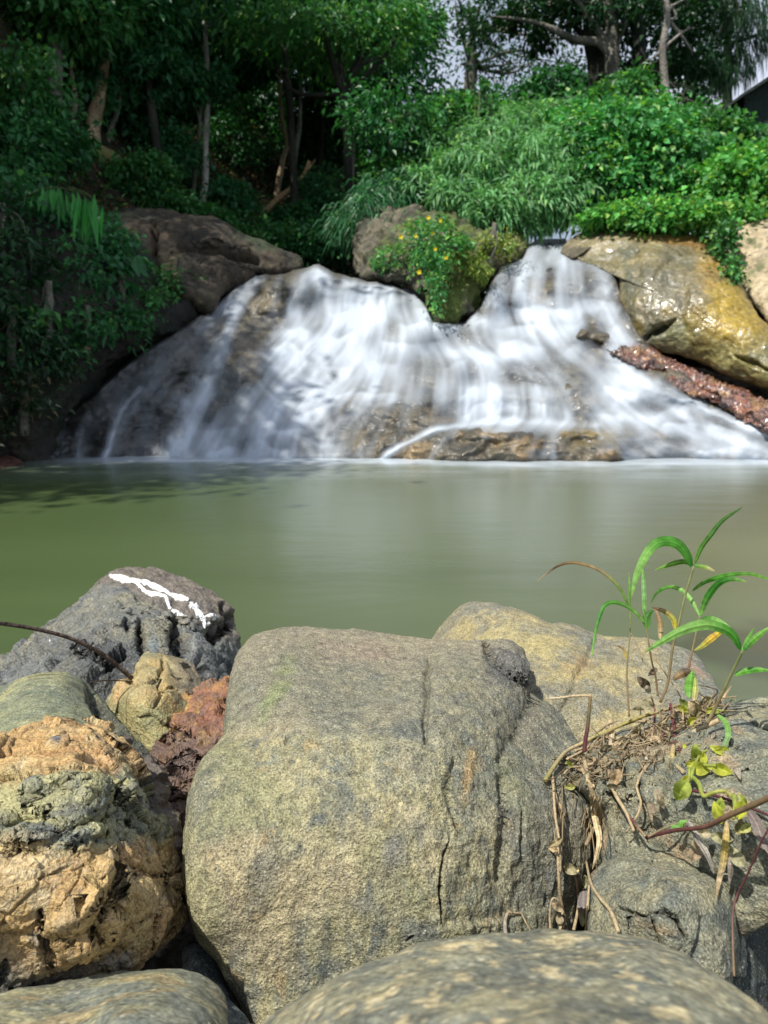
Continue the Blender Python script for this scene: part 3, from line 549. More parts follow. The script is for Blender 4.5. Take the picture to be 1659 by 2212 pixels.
# ------------------------------------------------------------------ cascade: rock face and the water running over it
CW0, CH0, CS = -80, 498, 1.7
gx = np.arange(CW0, 1760, CS); gy = np.arange(CH0, 1016, CS); GX, GY = np.meshgrid(gx, gy); cp = np.stack([GX.ravel(), GY.ravel()], 1); sh = GX.shape
strokes = [  # path, half width, strength
 ([(558, 590), (522, 640), (500, 680), (482, 740), (462, 790), (440, 850), (418, 900), (396, 960), (385, 1005)], 22, .8), ([(548, 600), (500, 640), (460, 665), (440, 700)], 22, .45), ([(462, 800), (430, 870), (395, 950), (380, 1000)], 26, .6),
 ([(440, 700), (330, 780), (250, 890), (190, 1000)], 70, .16), ([(420, 820), (350, 900), (300, 1000)], 50, .10), ([(300, 840), (255, 900), (225, 1000)], 8, .45), ([(190, 895), (170, 940), (165, 1000)], 10, .35), ([(240, 930), (222, 1000)], 9, .3),
 ([(95, 870), (78, 920), (70, 985)], 12, .3),
 ([(690, 578), (708, 620), (740, 662), (770, 690)], 30, .95), ([(655, 590), (640, 640), (640, 690)], 22, .5), ([(600, 590), (590, 690)], 10, .25), ([(760, 604), (775, 665)], 18, .5), ([(800, 608), (812, 672)], 12, .5), ([(838, 614), (846, 680)], 18, .85), ([(885, 626), (905, 690)], 16, .5), ([(868, 620), (880, 680)], 7, .5),
 ([(770, 685), (700, 705), (650, 750), (600, 800), (545, 860), (500, 920), (455, 1000)], 60, .75), ([(760, 690), (720, 760), (650, 830), (600, 900), (560, 1000)], 62, .8), ([(780, 690), (770, 760), (720, 840), (670, 900), (630, 1000)], 60, .62),
 ([(820, 690), (820, 760), (790, 850), (740, 920), (720, 1000)], 70, .5), ([(880, 690), (885, 760), (870, 850)], 60, .5), ([(940, 700), (960, 760), (975, 840)], 60, .5), ([(760, 700), (660, 722), (600, 760), (530, 850), (450, 960)], 26, .6), ([(650, 855), (610, 880), (560, 940)], 26, .5), ([(700, 850), (670, 870), (640, 920)], 34, .6),
 ([(700, 668), (850, 685), (1000, 700), (1090, 690)], 16, .55), ([(920, 762), (1010, 768), (1090, 762)], 14, .6), ([(900, 690), (960, 715)], 20, .35),
 ([(1190, 516), (1178, 552)], 26, .9), ([(1150, 545), (1110, 570), (1085, 620), (1066, 690)], 26, .75), ([(1135, 575), (1128, 640), (1120, 700)], 22, .85), ([(1165, 570), (1160, 620), (1140, 680)], 14, .5), ([(1205, 568), (1215, 620), (1200, 690)], 26, .75), ([(1250, 568), (1250, 630), (1240, 700)], 24, .6), ([(1290, 570), (1305, 630), (1320, 690), (1345, 740)], 26, .7),
 ([(1110, 690), (1150, 700), (1210, 705)], 20, .95), ([(1265, 668), (1300, 665), (1340, 720)], 22, .5), ([(1070, 690), (1000, 700), (940, 705)], 16, .6),
 ([(1190, 690), (1215, 740), (1270, 790), (1340, 850), (1440, 910), (1600, 965), (1700, 985)], 40, .72), ([(1320, 765), (1390, 830), (1480, 862), (1580, 905), (1720, 960)], 17, .9), ([(1150, 700), (1190, 770), (1250, 850), (1330, 930), (1400, 1000)], 46, .5), ([(1100, 705), (1060, 770), (1030, 840)], 60, .55), ([(1000, 760), (1130, 770), (1200, 790)], 30, .35),
 ([(1340, 860), (1380, 895), (1450, 940), (1560, 990)], 36, .6), ([(1420, 870), (1500, 930), (1600, 960)], 20, .45), ([(1260, 930), (1330, 960), (1390, 1000)], 26, .35)]
for xx in range(1000, 1226, 16):
    strokes.append(([(xx, 838+.0004*(xx-1100)**2), (xx+(xx-1100)*.04, 908)], 11, .62+.2*math.sin(xx*1.3)))
strokes += [([(1290, 918), (1200, 914), (1100, 911), (1020, 915), (940, 930), (880, 955), (840, 980), (815, 1005)], 8, .98), ([(1250, 922), (1150, 925), (1050, 930)], 14, .6), ([(985, 935), (950, 960), (925, 1000)], 8, .5),
 ([(950, 700), (1000, 740), (1080, 780), (1200, 800)], 40, .3), ([(1200, 945), (1195, 985)], 12, .55), ([(1160, 975), (1150, 1005)], 40, .4), ([(1290, 925), (1296, 950)], 5, .6), ([(560, 960), (700, 985)], 20, .35), ([(870, 862), (800, 880), (760, 900)], 7, .4)]
def blur(a, n):
    for _ in range(n): a = (2*a+np.roll(a, 1, 0)+np.roll(a, -1, 0)+np.roll(a, 1, 1)+np.roll(a, -1, 1))/6
    return a
dens = np.zeros(len(cp)); FX = np.zeros((len(cp), 2)); Wt = np.full(len(cp), .02)
dflt = np.stack([.9*(cp[:, 0]-800)/700, np.ones(len(cp))], 1); dflt /= np.linalg.norm(dflt, axis=1, keepdims=True); FX += dflt*.02
warp = np.stack([fbm(np.c_[cp, cp[:, 0]*0], .02, 3, 1), fbm(np.c_[cp, cp[:, 0]*0], .02, 3, 2)], 1)
for path, wd, st in strokes:
    ln = resample(path, max(4, len(path)*5), False); x0, y0 = ln.min(0)-wd*3.2-20; x1, y1 = ln.max(0)+wd*3.2+20
    ix = np.nonzero((cp[:, 0] > x0) & (cp[:, 0] < x1) & (cp[:, 1] > y0) & (cp[:, 1] < y1))[0]
    q = cp[ix]+warp[ix]*min(wd, 30)*1.0; d, sg, al, tg = pdist(q, ln)
    e = np.exp(-(d/wd)**2); dens[ix] = 1-(1-dens[ix])*(1-st*e*sst(0, .04, al+.03)); ww = np.exp(-(d/(wd*1.6))**2)+.05*np.exp(-(d/(wd*2.6))**2)
    FX[ix] += tg*ww[:, None]*(.3+st); Wt[ix] += ww*(.3+st)
FX /= np.linalg.norm(FX, axis=1, keepdims=True)+1e-9; FX = FX.reshape(sh+(2,))
# smooth the flow and draw the silk of the running water along it (line integral of noise)
for _ in range(4): FX = (FX+np.roll(FX, 1, 0)+np.roll(FX, -1, 0)+np.roll(FX, 1, 1)+np.roll(FX, -1, 1))/5
FX /= np.linalg.norm(FX, axis=2, keepdims=True)+1e-9
def lic(noise, steps, h=1.0):
    acc = noise.copy(); II, JJ = np.meshgrid(np.arange(sh[0]), np.arange(sh[1]), indexing='ij')
    for sgn in (1, -1):
        pi = II.astype(float); pj = JJ.astype(float)
        for k in range(steps):
            a = np.clip(pi.round().astype(int), 0, sh[0]-1); bb = np.clip(pj.round().astype(int), 0, sh[1]-1)
            pi = pi+sgn*h*FX[a, bb, 1]; pj = pj+sgn*h*FX[a, bb, 0]
            a = np.clip(pi.round().astype(int), 0, sh[0]-1); bb = np.clip(pj.round().astype(int), 0, sh[1]-1)
            acc += noise[a, bb]*(1-k/steps)
    return (acc-acc.mean())/acc.std()
rg = np.random.RandomState(5)
l1 = lic(rg.rand(*sh), 34); l2 = lic(blur(rg.rand(*sh), 10)*8, 46); l3 = lic(blur(rg.rand(*sh), 50)*30, 36)
silk = blur(.25*l1+.5*l2+.55*l3, 1).ravel()
pill = blur(lic(fbm(np.c_[cp, cp[:, 0]*0], .040, 3, 225, .6, (.55, 1.5, 1)).reshape(sh), 9), 3).ravel()
cl = fbm(np.c_[cp, cp[:, 0]*0], .012, 4, 221)            # larger pillows
sk = blur((.15*l1+.45*l2+.75*l3), 2).ravel(); c2 = fbm(np.c_[cp, cp[:, 0]*0], .022, 3, 227, .5, (.7, 1.2, 1)); c2 = lic(c2.reshape(sh), 12).ravel()
for bx, by, rx, ry, s_ in ((735, 685, 70, 18, .9), (1150, 703, 60, 20, 1.), (1210, 690, 40, 30, .9), (1050, 768, 50, 12, .8), (690, 850, 60, 34, .6), (600, 900, 50, 60, .4), (1110, 870, 110, 36, .6), (700, 600, 30, 30, .5), (390, 975, 60, 20, .6), (520, 985, 60, 16, .6), (1180, 535, 30, 16, .8)):
    dens = 1-(1-dens)*(1-s_*.8*np.exp(-((cp[:, 0]-bx)/rx)**2-((cp[:, 1]-by)/ry)**2))
for bx, by, rx, ry, s_ in ((575, 640, 32, 50, .8), (545, 800, 40, 60, .8), (490, 870, 30, 60, .7), (860, 890, 110, 26, .6), (790, 930, 80, 26, .5), (1240, 860, 40, 50, .75), (1190, 790, 60, 26, .5), (1060, 955, 170, 22, .75), (1290, 955, 70, 24, .7), (1400, 880, 60, 16, .4), (1290, 720, 40, 20, .6), (680, 975, 50, 14, .5), (1270, 600, 30, 20, .3), (990, 720, 50, 14, .3), (930, 800, 60, 40, .3), (1450, 950, 70, 14, .4)):
    dens = dens*(1-s_*np.exp(-((cp[:, 0]-bx)/rx)**2-((cp[:, 1]-by)/ry)**2))
ph_ = (cp[:, 1]+70*fbm(np.c_[cp, cp[:, 0]*0], .006, 3, 228)+26*fbm(np.c_[cp, cp[:, 0]*0], .02, 3, 229, .5, (.6, 1, 1)))/44.; fr_ = ph_-np.floor(ph_); saw = np.where(fr_ < .14, fr_/.14, (1-fr_)/.86)
msk = sst(-.15, .15, fbm(np.c_[cp[:, 0], np.floor(ph_)*37, ph_*0], .011, 3, 230))*sst(600, 660, cp[:, 1]); saw = blur((saw*msk).reshape(sh), 4).ravel()
zc = np.clip(dens**1.2*(.80+.46*saw+.12*sk+.06*c2)+.05*(sk-.2)*(dens > .03)+.45*dens*cl, 0, 1)
topx = [(-80, 985), (60, 960), (100, 930), (135, 895), (200, 848), (260, 790), (330, 740), (400, 698), (450, 660), (500, 620), (552, 588), (600, 590), (640, 583), (690, 572), (722, 588), (760, 600), (850, 612), (900, 628), (922, 655), (935, 690), (1000, 694), (1038, 655), (1062, 602), (1084, 572), (1128, 556), (1140, 530), (1160, 517), (1222, 514), (1236, 545), (1290, 560), (1330, 590), (1348, 650), (1380, 715), (1420, 762), (1500, 815), (1560, 850), (1659, 915), (1760, 960)]
tp = np.array(topx, float)
Yf = rbf([(0, 1000, 8.7), (100, 1000, 8.9), (300, 1000, 9.1), (600, 1000, 9.05), (850, 1000, 8.95), (1100, 1000, 8.8), (1300, 1000, 8.85), (1500, 1000, 8.9), (1700, 1000, 8.8), (100, 930, 9.1), (200, 860, 9.5), (400, 850, 9.7), (400, 710, 10.4), (550, 600, 11.4), (560, 800, 10.1), (600, 690, 10.9),
          (700, 580, 11.6), (850, 620, 11.5), (780, 680, 11.25), (750, 850, 9.9), (900, 780, 10.5), (1000, 700, 11.3), (1100, 850, 9.8), (1100, 905, 9.65), (1100, 915, 9.2), (900, 930, 9.25), (1050, 760, 10.7), (1130, 700, 11.2), (1300, 700, 11.0), (1200, 570, 12.2), (1290, 565, 12.0), (1080, 575, 12.0), (1180, 518, 13.6),
          (1300, 900, 9.5), (1400, 800, 10.1), (1500, 900, 9.4), (1650, 940, 9.0)], .0005)
def casc(p):
    Yv = Yf(p); P = np.c_[p, p[:, 0]*0]
    b = fbm(P, .011, 4, 231, .5, (1, 1.2, 1)); b2 = ridged(P, .016, 3, 232, (.8, 1.8, 1)); f1, f2, rv = voro(P, .012, 233, (.8, 1.4, 1))
    Yv = Yv-.26*b-.10*(b2-.6)-.10*(rv-.5)*sst(0, .4, f2-f1)
    for (bx, by, rx, ry, hh) in ((1090, 960, 270, 48, .25), (1290, 960, 80, 40, .2), (540, 770, 70, 60, .25), (540, 840, 60, 60, .2), (860, 880, 90, 40, .2), (1230, 850, 90, 50, .25), (1420, 830, 90, 40, .2), (700, 980, 60, 24, .15), (620, 640, 60, 40, .3), (1270, 710, 50, 30, .3), (1190, 660, 40, 40, .2), (1400, 960, 80, 30, .15)):
        Yv = Yv-hh*np.exp(-((p[:, 0]-bx)/rx)**4-((p[:, 1]-by)/ry)**4)
    for line, dy, w_, far in (([(985, 905), (1100, 909), (1235, 907)], .35, 5, 60), ([(985, 838), (1100, 834), (1225, 840)], .30, 8, 40), ([(600, 690), (760, 682), (925, 692)], .5, 8, 80), ([(1060, 702), (1200, 700), (1345, 722)], .5, 8, 80),
                              ([(560, 850), (680, 842), (760, 860)], .3, 8, 40), ([(900, 766), (1000, 772), (1110, 768)], .35, 8, 40), ([(480, 792), (430, 830), (400, 850)], .2, 6, 40), ([(1180, 640), (1290, 668), (1350, 690)], .25, 6, 40), ([(820, 990), (950, 915), (1240, 908), (1330, 950)], .15, 5, 30)):
        d, sg, al, _ = pdist(p, line); ab = sst(-w_, w_, -(p[:, 1]-np.interp(p[:, 0], [q[0] for q in line], [q[1] for q in line]) if line[0][0] < line[-1][0] else p[:, 1]-line[0][1]))
        Yv = Yv+dy*ab*np.exp(-d/far)*sst(0, .12, al)*sst(1, .88, al)
    return Yv
Yg = blur(casc(cp).reshape(sh), 5)
def samp(A, p):
    A = np.asarray(A).reshape(sh); u = np.clip((p[:, 0]-CW0)/CS, 0, sh[1]-1.001); v = np.clip((p[:, 1]-CH0)/CS, 0, sh[0]-1.001)
    i = v.astype(int); j = u.astype(int); a = v-i; bb = u-j
    return A[i, j]*(1-a)*(1-bb)+A[i, j+1]*(1-a)*bb+A[i+1, j]*a*(1-bb)+A[i+1, j+1]*a*bb
cx = np.linspace(-75, 1755, 1050); nv = 330; top = np.interp(cx, tp[:, 0], tp[:, 1]); top += 5*fbm(np.c_[cx, cx*0, cx*0], .03, 3, 9)
vv = np.linspace(0, 1, nv)[:, None]**.92; PXg = np.repeat(cx[None], nv, 0); PYg = 1014+(top[None]-1014)*vv
cg = np.stack([PXg.ravel(), PYg.ravel()], 1); Yc = samp(Yg, cg).reshape(nv, -1)
rt = sst(.0, 1, np.clip((PYg-top[None])/16, 0, 1)); Yc = Yc+.5*(1-rt)**2                      # rounded lip
Ys = Yg.copy()
for _ in range(230): Ys = np.pad(Ys, 1, 'edge'); Ys = (2*Ys[1:-1, 1:-1]+Ys[:-2, 1:-1]+Ys[2:, 1:-1]+Ys[1:-1, :-2]+Ys[1:-1, 2:])/6
Yw = samp(Ys, cg).reshape(nv, -1)+.5*(1-rt)**2; dnc = samp(dens, cg).reshape(nv, -1); clc = samp(cl, cg).reshape(nv, -1)
Yw = Yw-.05-.10*dnc-.005*samp(sk, cg).reshape(nv, -1).clip(-2, 2)*dnc-.06*clc*dnc
Yw = lerp(Yc-.03, Yw, sst(0, .12, 1-vv)*1.0)
Yc = np.where(dnc > .02, np.maximum(Yc, Yw+.02-.25*(1-sst(.1, .5, dnc))), Yc)
Pc = atY(cg, Yc.ravel()).reshape(nv, -1, 3)
bk = [Pc[-1]+np.array((0, .35*k, -.05*k-.02*k*k)) for k in range(1, 5)]; Pr = np.concatenate([Pc, np.array(bk)]); nall = nv+4
cgx = np.vstack([cg, np.tile(cg[-len(cx):], (4, 1))])
P3 = Pr.reshape(-1, 3)
c = pal(P3, [(.06, .055, .04), (.11, .09, .055), (.035, .035, .032)], 1.6, 241)
c = cmix(c, (.22, .15, .07), .6*sst(.1, .3, fbm(P3, 2.2, 4, 242))*sst(850, 960, cgx[:, 1])*sst(800, 900, cgx[:, 0]))
c = cmix(c, (.20, .15, .05), .65*np.exp(-((cgx[:, 0]-1280)/70)**2-((cgx[:, 1]-935)/28)**2)); c = cmix(c, (.22, .18, .12), .6*np.exp(-((cgx[:, 0]-545)/30)**2-((cgx[:, 1]-760)/30)**2))
c = cmix(c, (.035, .04, .045), .6*sst(520, 330, cgx[:, 0]))  # left end coloured darker for the shade of the trees
M_cas = rockmat('wet_cascade_rock', 9, .45, .7, .05, .5, wet=.12, spec=.5, speck=.0)
def addbase(o):
    me = o.data; n = len(me.vertices); v = np.empty(n*3, np.float32); me.vertices.foreach_get('co', v); v = v.reshape(-1, 3)
    b = np.array((v[:, 0].mean(), v[:, 1].mean(), v[:, 2].min()), np.float32); me.vertices.foreach_set('co', (v-b).ravel()); me.update(); o.location = b.tolist(); return o
cr = addbase(mk('stepped_cliff', P3, gridfaces(nall, len(cx)), M_cas, None, c)); tag(cr, 'wet stepped brown rock face that the waterfall runs down', 'cliff')
# the water: a thin milky sheet standing off the rock, thicker where more of it runs
de = samp(dens, cgx); si = samp(silk, cgx); al = samp(zc, cgx)
edge = np.r_[sst(0, .03, (1-vv)+0*PXg).ravel()*.6+.4, np.full(4*len(cx), .4)]
n3 = gnorm(Pr); s3 = 1 if (n3[100]*(CAM-Pr[100])).sum(1).mean() > 0 else -1; n3 = (n3*s3).reshape(-1, 3)
Pw = atY(cg, Yw.ravel()).reshape(nv, -1, 3); Vw = np.concatenate([Pw, np.array([Pw[-1]+np.array((0, .35*k, -.05*k-.02*k*k)) for k in range(1, 5)])]).reshape(-1, 3)
M, t = newmat('running_water'); L = t.links.new
o = N(t, 'ShaderNodeOutputMaterial'); tr = N(t, 'ShaderNodeBsdfTransparent'); b = N(t, 'ShaderNodeBsdfPrincipled'); ms = N(t, 'ShaderNodeMixShader')
b.inputs['Base Color'].default_value = (.67, .75, .85, 1); b.inputs['Roughness'].default_value = .45; b.inputs['Specular IOR Level'].default_value = .3
tl = N(t, 'ShaderNodeBsdfTranslucent'); tl.inputs['Color'].default_value = (.7, .76, .84, 1); m2 = N(t, 'ShaderNodeMixShader'); m2.inputs[0].default_value = .3
at = N(t, 'ShaderNodeAttribute', attribute_name='Amount'); L(b.outputs[0], m2.inputs[1]); L(tl.outputs[0], m2.inputs[2])
L(at.outputs['Fac'], ms.inputs[0]); L(tr.outputs[0], ms.inputs[1]); L(m2.outputs[0], ms.inputs[2]); L(ms.outputs[0], o.inputs[0])
wf = mk('waterfall', Vw, gridfaces(nall, len(cx)), M, None, None, {'Amount': np.clip(al*edge*.97, 0, .97)})
tag(wf, 'silky white water spreading down the rock face into the pool', kind='structure')
# where the running water meets the pool
zz = Vw.reshape(nall, -1, 3)[:nv]; XL = []; YL = []
for j in range(0, zz.shape[1], 3):
    k = np.nonzero(zz[:, j, 2] > 0)[0]
    if len(k): XL.append(zz[k[0], j, 0]); YL.append(zz[k[0], j, 1])
XL = np.array(XL); YL = np.convolve(np.pad(YL, 9, 'edge'), np.ones(19)/19, 'valid'); o_ = np.argsort(XL); XL = XL[o_]; YL = YL[o_]

m, t = newmat('murky_water'); L = t.links.new
o = N(t, 'ShaderNodeOutputMaterial'); b = N(t, 'ShaderNodeBsdfPrincipled'); L(b.outputs[0], o.inputs[0])
at = N(t, 'ShaderNodeAttribute', attribute_name='Col'); L(at.outputs['Color'], b.inputs['Base Color'])
b.inputs['Roughness'].default_value = .24; b.inputs['Specular IOR Level'].default_value = .5; b.inputs['IOR'].default_value = 1.33
tc = N(t, 'ShaderNodeTexCoord'); mp = N(t, 'ShaderNodeMapping'); mp.inputs['Scale'].default_value = (.55, 1.5, 1); L(tc.outputs['Object'], mp.inputs['Vector'])
n1 = N(t, 'ShaderNodeTexNoise', Scale=2.2, Detail=3., Roughness=.45); L(mp.outputs[0], n1.inputs['Vector'])
bp = N(t, 'ShaderNodeBump', Strength=.07, Distance=.08); L(n1.outputs['Fac'], bp.inputs['Height']); L(bp.outputs[0], b.inputs['Normal'])
M_pool = m
xs = np.linspace(-13, 13, 620); ys = np.r_[np.linspace(-.3, 7.5, 200), np.linspace(7.52, 10.2, 200)]
X, Y = np.meshgrid(xs, ys); P = np.stack([X.ravel(), Y.ravel(), 0*X.ravel()], 1)
pp = proj(P+(0, .0001, 0)); 
c = np.tile(np.array((.060, .090, .034)), (len(P), 1))
c = cmix(c, (.098, .118, .070), sst(-2.0, .8, P[:, 0]+.5*fbm(P, .5, 3, 211)))
c = cmix(c, (.082, .094, .062), .6*sst(.8, 2.4, P[:, 0]-.15*(P[:, 1]-3)+.4*fbm(P, .6, 3, 212)))
c = cmix(c, (.045, .068, .030), .6*sst(-2.2, -4.2, P[:, 0]))  # tree shadow along the left margin, put into the water colour
c = c*(1+.16*fbm(P, .8, 4, 213, .5, (.35, 1.5, 1)))[:, None]
sub = sst(.55, 0, np.hypot((P[:, 0]-1.45)/.55, (P[:, 1]-2.65)/.38)-.5+.7*fbm(P, 2.5, 4, 214)); c = cmix(c, (.045, .045, .035), .7*sub)
base = np.interp(P[:, 0], XL, YL)
dist = base-P[:, 1]+.20*fbm(P, 2.6, 4, 219)+.42*fbm(P, .9, 3, 215, .5, (.5, 1, 1))
ln = sst(-4.6, -2.6, P[:, 0])
foam = np.clip(1.0*sst(.9, .2, dist)+.45*sst(2.3, .3, dist)*(.6+.8*fbm(P, 1.5, 4, 216, .6, (.4, 2.5, 1))), 0, 1)*ln*(.75+.5*fbm(P, 1.1, 3, 217))
c = cmix(c, (.55, .62, .70), np.clip(foam, 0, 1))
pw = mk('pool_water', P, gridfaces(len(ys), len(xs)), M_pool, None, c); pw.location.z = 0
tag(pw, 'murky green pool with a smooth surface and a pale foam edge under the falls', kind='structure')

# ------------------------------------------------------------------ rocks of the far bank
M_mossr = rockmat('mossy_bank_rock', 14, .4, .7, .05, .8, speck=.0)
M_wetr = rockmat('wet_bank_rock', 16, .55, .9, .05, .55, wet=.12, spec=.5, speck=.0)
M_slag = rockmat('wet_red_ledge', 22, .5, .9, .05, .22, wet=.9, spec=.9, speck=.0)
def dY(a, f, b=0, g=3., sd=300): return lambda P, p, q: a*fbm(P, f, 4, sd)+b*(ridged(P, g, 4, sd+5)-.6)+.02*fbm(P, 9, 3, sd+9)
# the mossy outcrop in the middle
def c_moss(P, p, dd):
    c = pal(P, [(.13, .12, .085), (.20, .18, .12), (.07, .075, .06)], 1.8, 301)
    c = cmix(c, (.11, .15, .03), .95*sst(-.2, .08, fbm(P, 1.6, 4, 302)+.002*(p[:, 0]-950)))
    c = cmix(c*.75, (.03, .03, .022), .7*sst(.0, .25, fbm(P, 2.6, 4, 305)))
    return cmix(c, (.20, .17, .10), .5*sst(1040, 1080, p[:, 0]))
moss, I_moss = rock('mossy_rock', [(764, 592), (766, 530), (790, 470), (828, 446), (880, 443), (925, 455), (985, 463), (1030, 498), (1085, 503), (1135, 508), (1142, 540), (1104, 570), (1064, 602), (1042, 650), (1015, 692), (962, 703), (922, 690), (905, 640), (870, 612), (810, 604)],
    [(770, 590, 12.0), (830, 450, 12.9), (900, 600, 11.5), (960, 690, 11.2), (1000, 560, 11.6), (1130, 510, 12.9), (1050, 600, 11.7), (930, 480, 12.5)],
    M_mossr, c_moss, 'mossy green and grey outcrop standing between the two upper falls', disp=dY(.22, 1.1, .22, 1.9), useY=True, cen=(960, 570), R=.5, B=1.2, k=2.8, nr=180, nc=300,
    cracks=[([(905, 625), (925, 655), (945, 668)], 9, .25), ([(1000, 530), (1060, 550)], 8, .15)])
# big slab on the right
def c_slab(P, p, dd):
    c = pal(P, [(.15, .125, .065), (.22, .185, .095), (.10, .10, .07)], 1.3, 311)
    c = cmix(c, (.24, .17, .025), .75*sst(-.05, .2, fbm(P, .9, 4, 312)+.0012*(p[:, 0]-1500)))
    c = cmix(c, (.26, .22, .13), .7*sst(545, 515, p[:, 1]+.25*(p[:, 0]-1380))*sst(1480, 1400, p[:, 0]))
    return cmix(c, (.12, .14, .07), .5*sst(700, 780, p[:, 1]+20*fbm(P, 2, 3, 3)))
M_slab = rockmat('wet_olive_slab', 16, .4, .5, .03, .4, wet=.28, spec=.5, speck=.0)
slab, I_slab = rock('rock_slab', [(1226, 552), (1240, 528), (1300, 505), (1400, 508), (1455, 503), (1500, 508), (1545, 520), (1566, 560), (1592, 610), (1625, 660), (1680, 730), (1760, 800), (1780, 880), (1720, 860), (1659, 838), (1620, 826), (1560, 808), (1500, 780), (1450, 765), (1400, 748), (1362, 726), (1346, 655), (1330, 592), (1292, 563)],
    [(1240, 540, 12.4), (1300, 510, 12.6), (1450, 505, 12.2), (1560, 540, 11.6), (1300, 560, 12.1), (1400, 600, 11.2), (1370, 720, 10.9), (1500, 650, 10.7), (1480, 770, 10.5), (1600, 700, 10.2), (1700, 830, 9.7), (1600, 810, 10.0)],
    M_slab, c_slab, 'big olive and ochre rock slab on the right beside the upper falls', disp=dY(.12, .8, .06, 1.6, 310), useY=True, cen=(1480, 660), R=.35, B=1.2, k=3.4, nr=220, nc=380,
    cracks=[([(1395, 735), (1420, 715), (1455, 690)], 7, .22), ([(1180+230, 600), (1450, 560), (1550, 520)], 7, .05), ([(1590, 770), (1659, 800)], 6, .1)],
    ledges=[([(1240, 548), (1300, 540), (1360, 535), (1390, 560), (1385, 620)], 8, 60, .06), ([(1550, 545), (1500, 590), (1480, 680), (1500, 760)], 10, 80, .05)],
    blobs=[(1580, 680, 40, 80, -30, (.32, .22, .02), .7), (1440, 600, 40, 70, 0, (.14, .13, .085), .6), (1540, 590, 30, 40, 20, (.27, .17, .05), .7), (1460, 720, 50, 25, 10, (.13, .15, .08), .6), (1480, 520, 90, 10, 2, (.22, .12, .035), .7), (1360, 620, 12, 80, -8, (.06, .07, .05), .7)])
rock('rock_slab', [(1520, 492), (1560, 480), (1620, 473), (1700, 468), (1800, 480), (1820, 800), (1740, 790), (1680, 722), (1640, 672), (1604, 620), (1576, 566), (1550, 518)],
    [(1540, 490, 11.9), (1700, 480, 11.6), (1600, 600, 11.3), (1700, 700, 10.3), (1780, 780, 9.9)],
    M_mossr, lambda P, p, dd: cmix(pal(P, [(.36, .29, .18), (.28, .23, .15), (.40, .33, .22)], 1.5, 321), (.07, .10, .03), .8*sst(.0, .2, fbm(P, 2.2, 5, 322)-.003*(p[:, 0]-1590))),
    'pale tan rock face at the right edge above the olive slab', disp=dY(.10, .8, .05, 1.4, 320), useY=True, cen=(1690, 600), R=.3, B=1., k=3.2, nr=140, nc=220)
rock('rock_slab', [(1212, 548), (1222, 528), (1250, 508), (1300, 492), (1350, 486), (1400, 486), (1440, 494), (1400, 508), (1340, 512), (1290, 524), (1258, 546), (1235, 560)],
    [(1220, 540, 12.6), (1300, 500, 12.9), (1420, 490, 12.9), (1290, 520, 12.6)],
    M_mossr, lambda P, p, dd: cmix(pal(P, [(.19, .16, .09), (.12, .10, .06), (.25, .22, .15)], 3, 331), (.05, .045, .035), .7*sst(520, 545, p[:, 1]+.2*(p[:, 0]-1240))),
    'low brown ledge beside the topmost lip of the falls, under the bush', disp=dY(.05, 1.5, .04, 2.4, 330), useY=True, cen=(1310, 510), R=.15, B=.8, k=2.6, nr=100, nc=180)
# wet red-brown ledge running down to the right
def c_red(P, p, dd):
    c = pal(P, [(.15, .055, .035), (.28, .10, .04), (.075, .045, .04)], 3, 341)
    c = cmix(c, (.36, .19, .05), .6*sst(.1, .3, fbm(P, 4, 4, 342))); return cmix(c, (.04, .04, .042), .8*sst(1400, 1300, p[:, 0]+60*fbm(P, 2, 3, 4)))
rock('wet_ledge', [(1262, 712), (1280, 703), (1310, 705), (1335, 724), (1368, 730), (1400, 752), (1440, 775), (1500, 805), (1560, 832), (1620, 855), (1680, 880), (1780, 920), (1790, 1000), (1720, 965), (1659, 930), (1600, 896), (1540, 868), (1480, 850), (1440, 828), (1390, 796), (1340, 775), (1290, 745)],
    [(1270, 715, 10.9), (1340, 740, 10.5), (1440, 800, 9.95), (1560, 850, 9.45), (1659, 900, 9.1), (1760, 950, 8.9), (1400, 760, 10.4), (1600, 850, 9.6)],
    M_slag, c_red, 'wet red-brown knobbly rock ledge slanting down beside the falls to the right edge', disp=lambda P, p, q: .06*fbm(P, 3, 4, 343)+.12*(ridged(P, 5, 5, 344)-.6)+.05*(voro(P, 6, 3)[2]-.5)+.02*fbm(P, 22, 3, 345), useY=True, cen=(1500, 830), R=.28, B=.7, k=2.3, nr=170, nc=520)
rock('rock', [(1440, 800), (1480, 785), (1560, 805), (1640, 825), (1760, 850), (1780, 920), (1680, 890), (1600, 860), (1500, 830)], [(1460, 800, 10.9), (1600, 830, 10.5), (1740, 880, 10.2)],
    M_wetr, lambda P, p, dd: pal(P, [(.05, .05, .045), (.03, .035, .03), (.09, .09, .07)], 2, 351), 'dark rock in the wet gap behind the red-brown ledge', disp=dY(.08, 1.5, .05, 2, 350), useY=True, cen=(1600, 850), R=.2, B=.5, nr=70, nc=140)
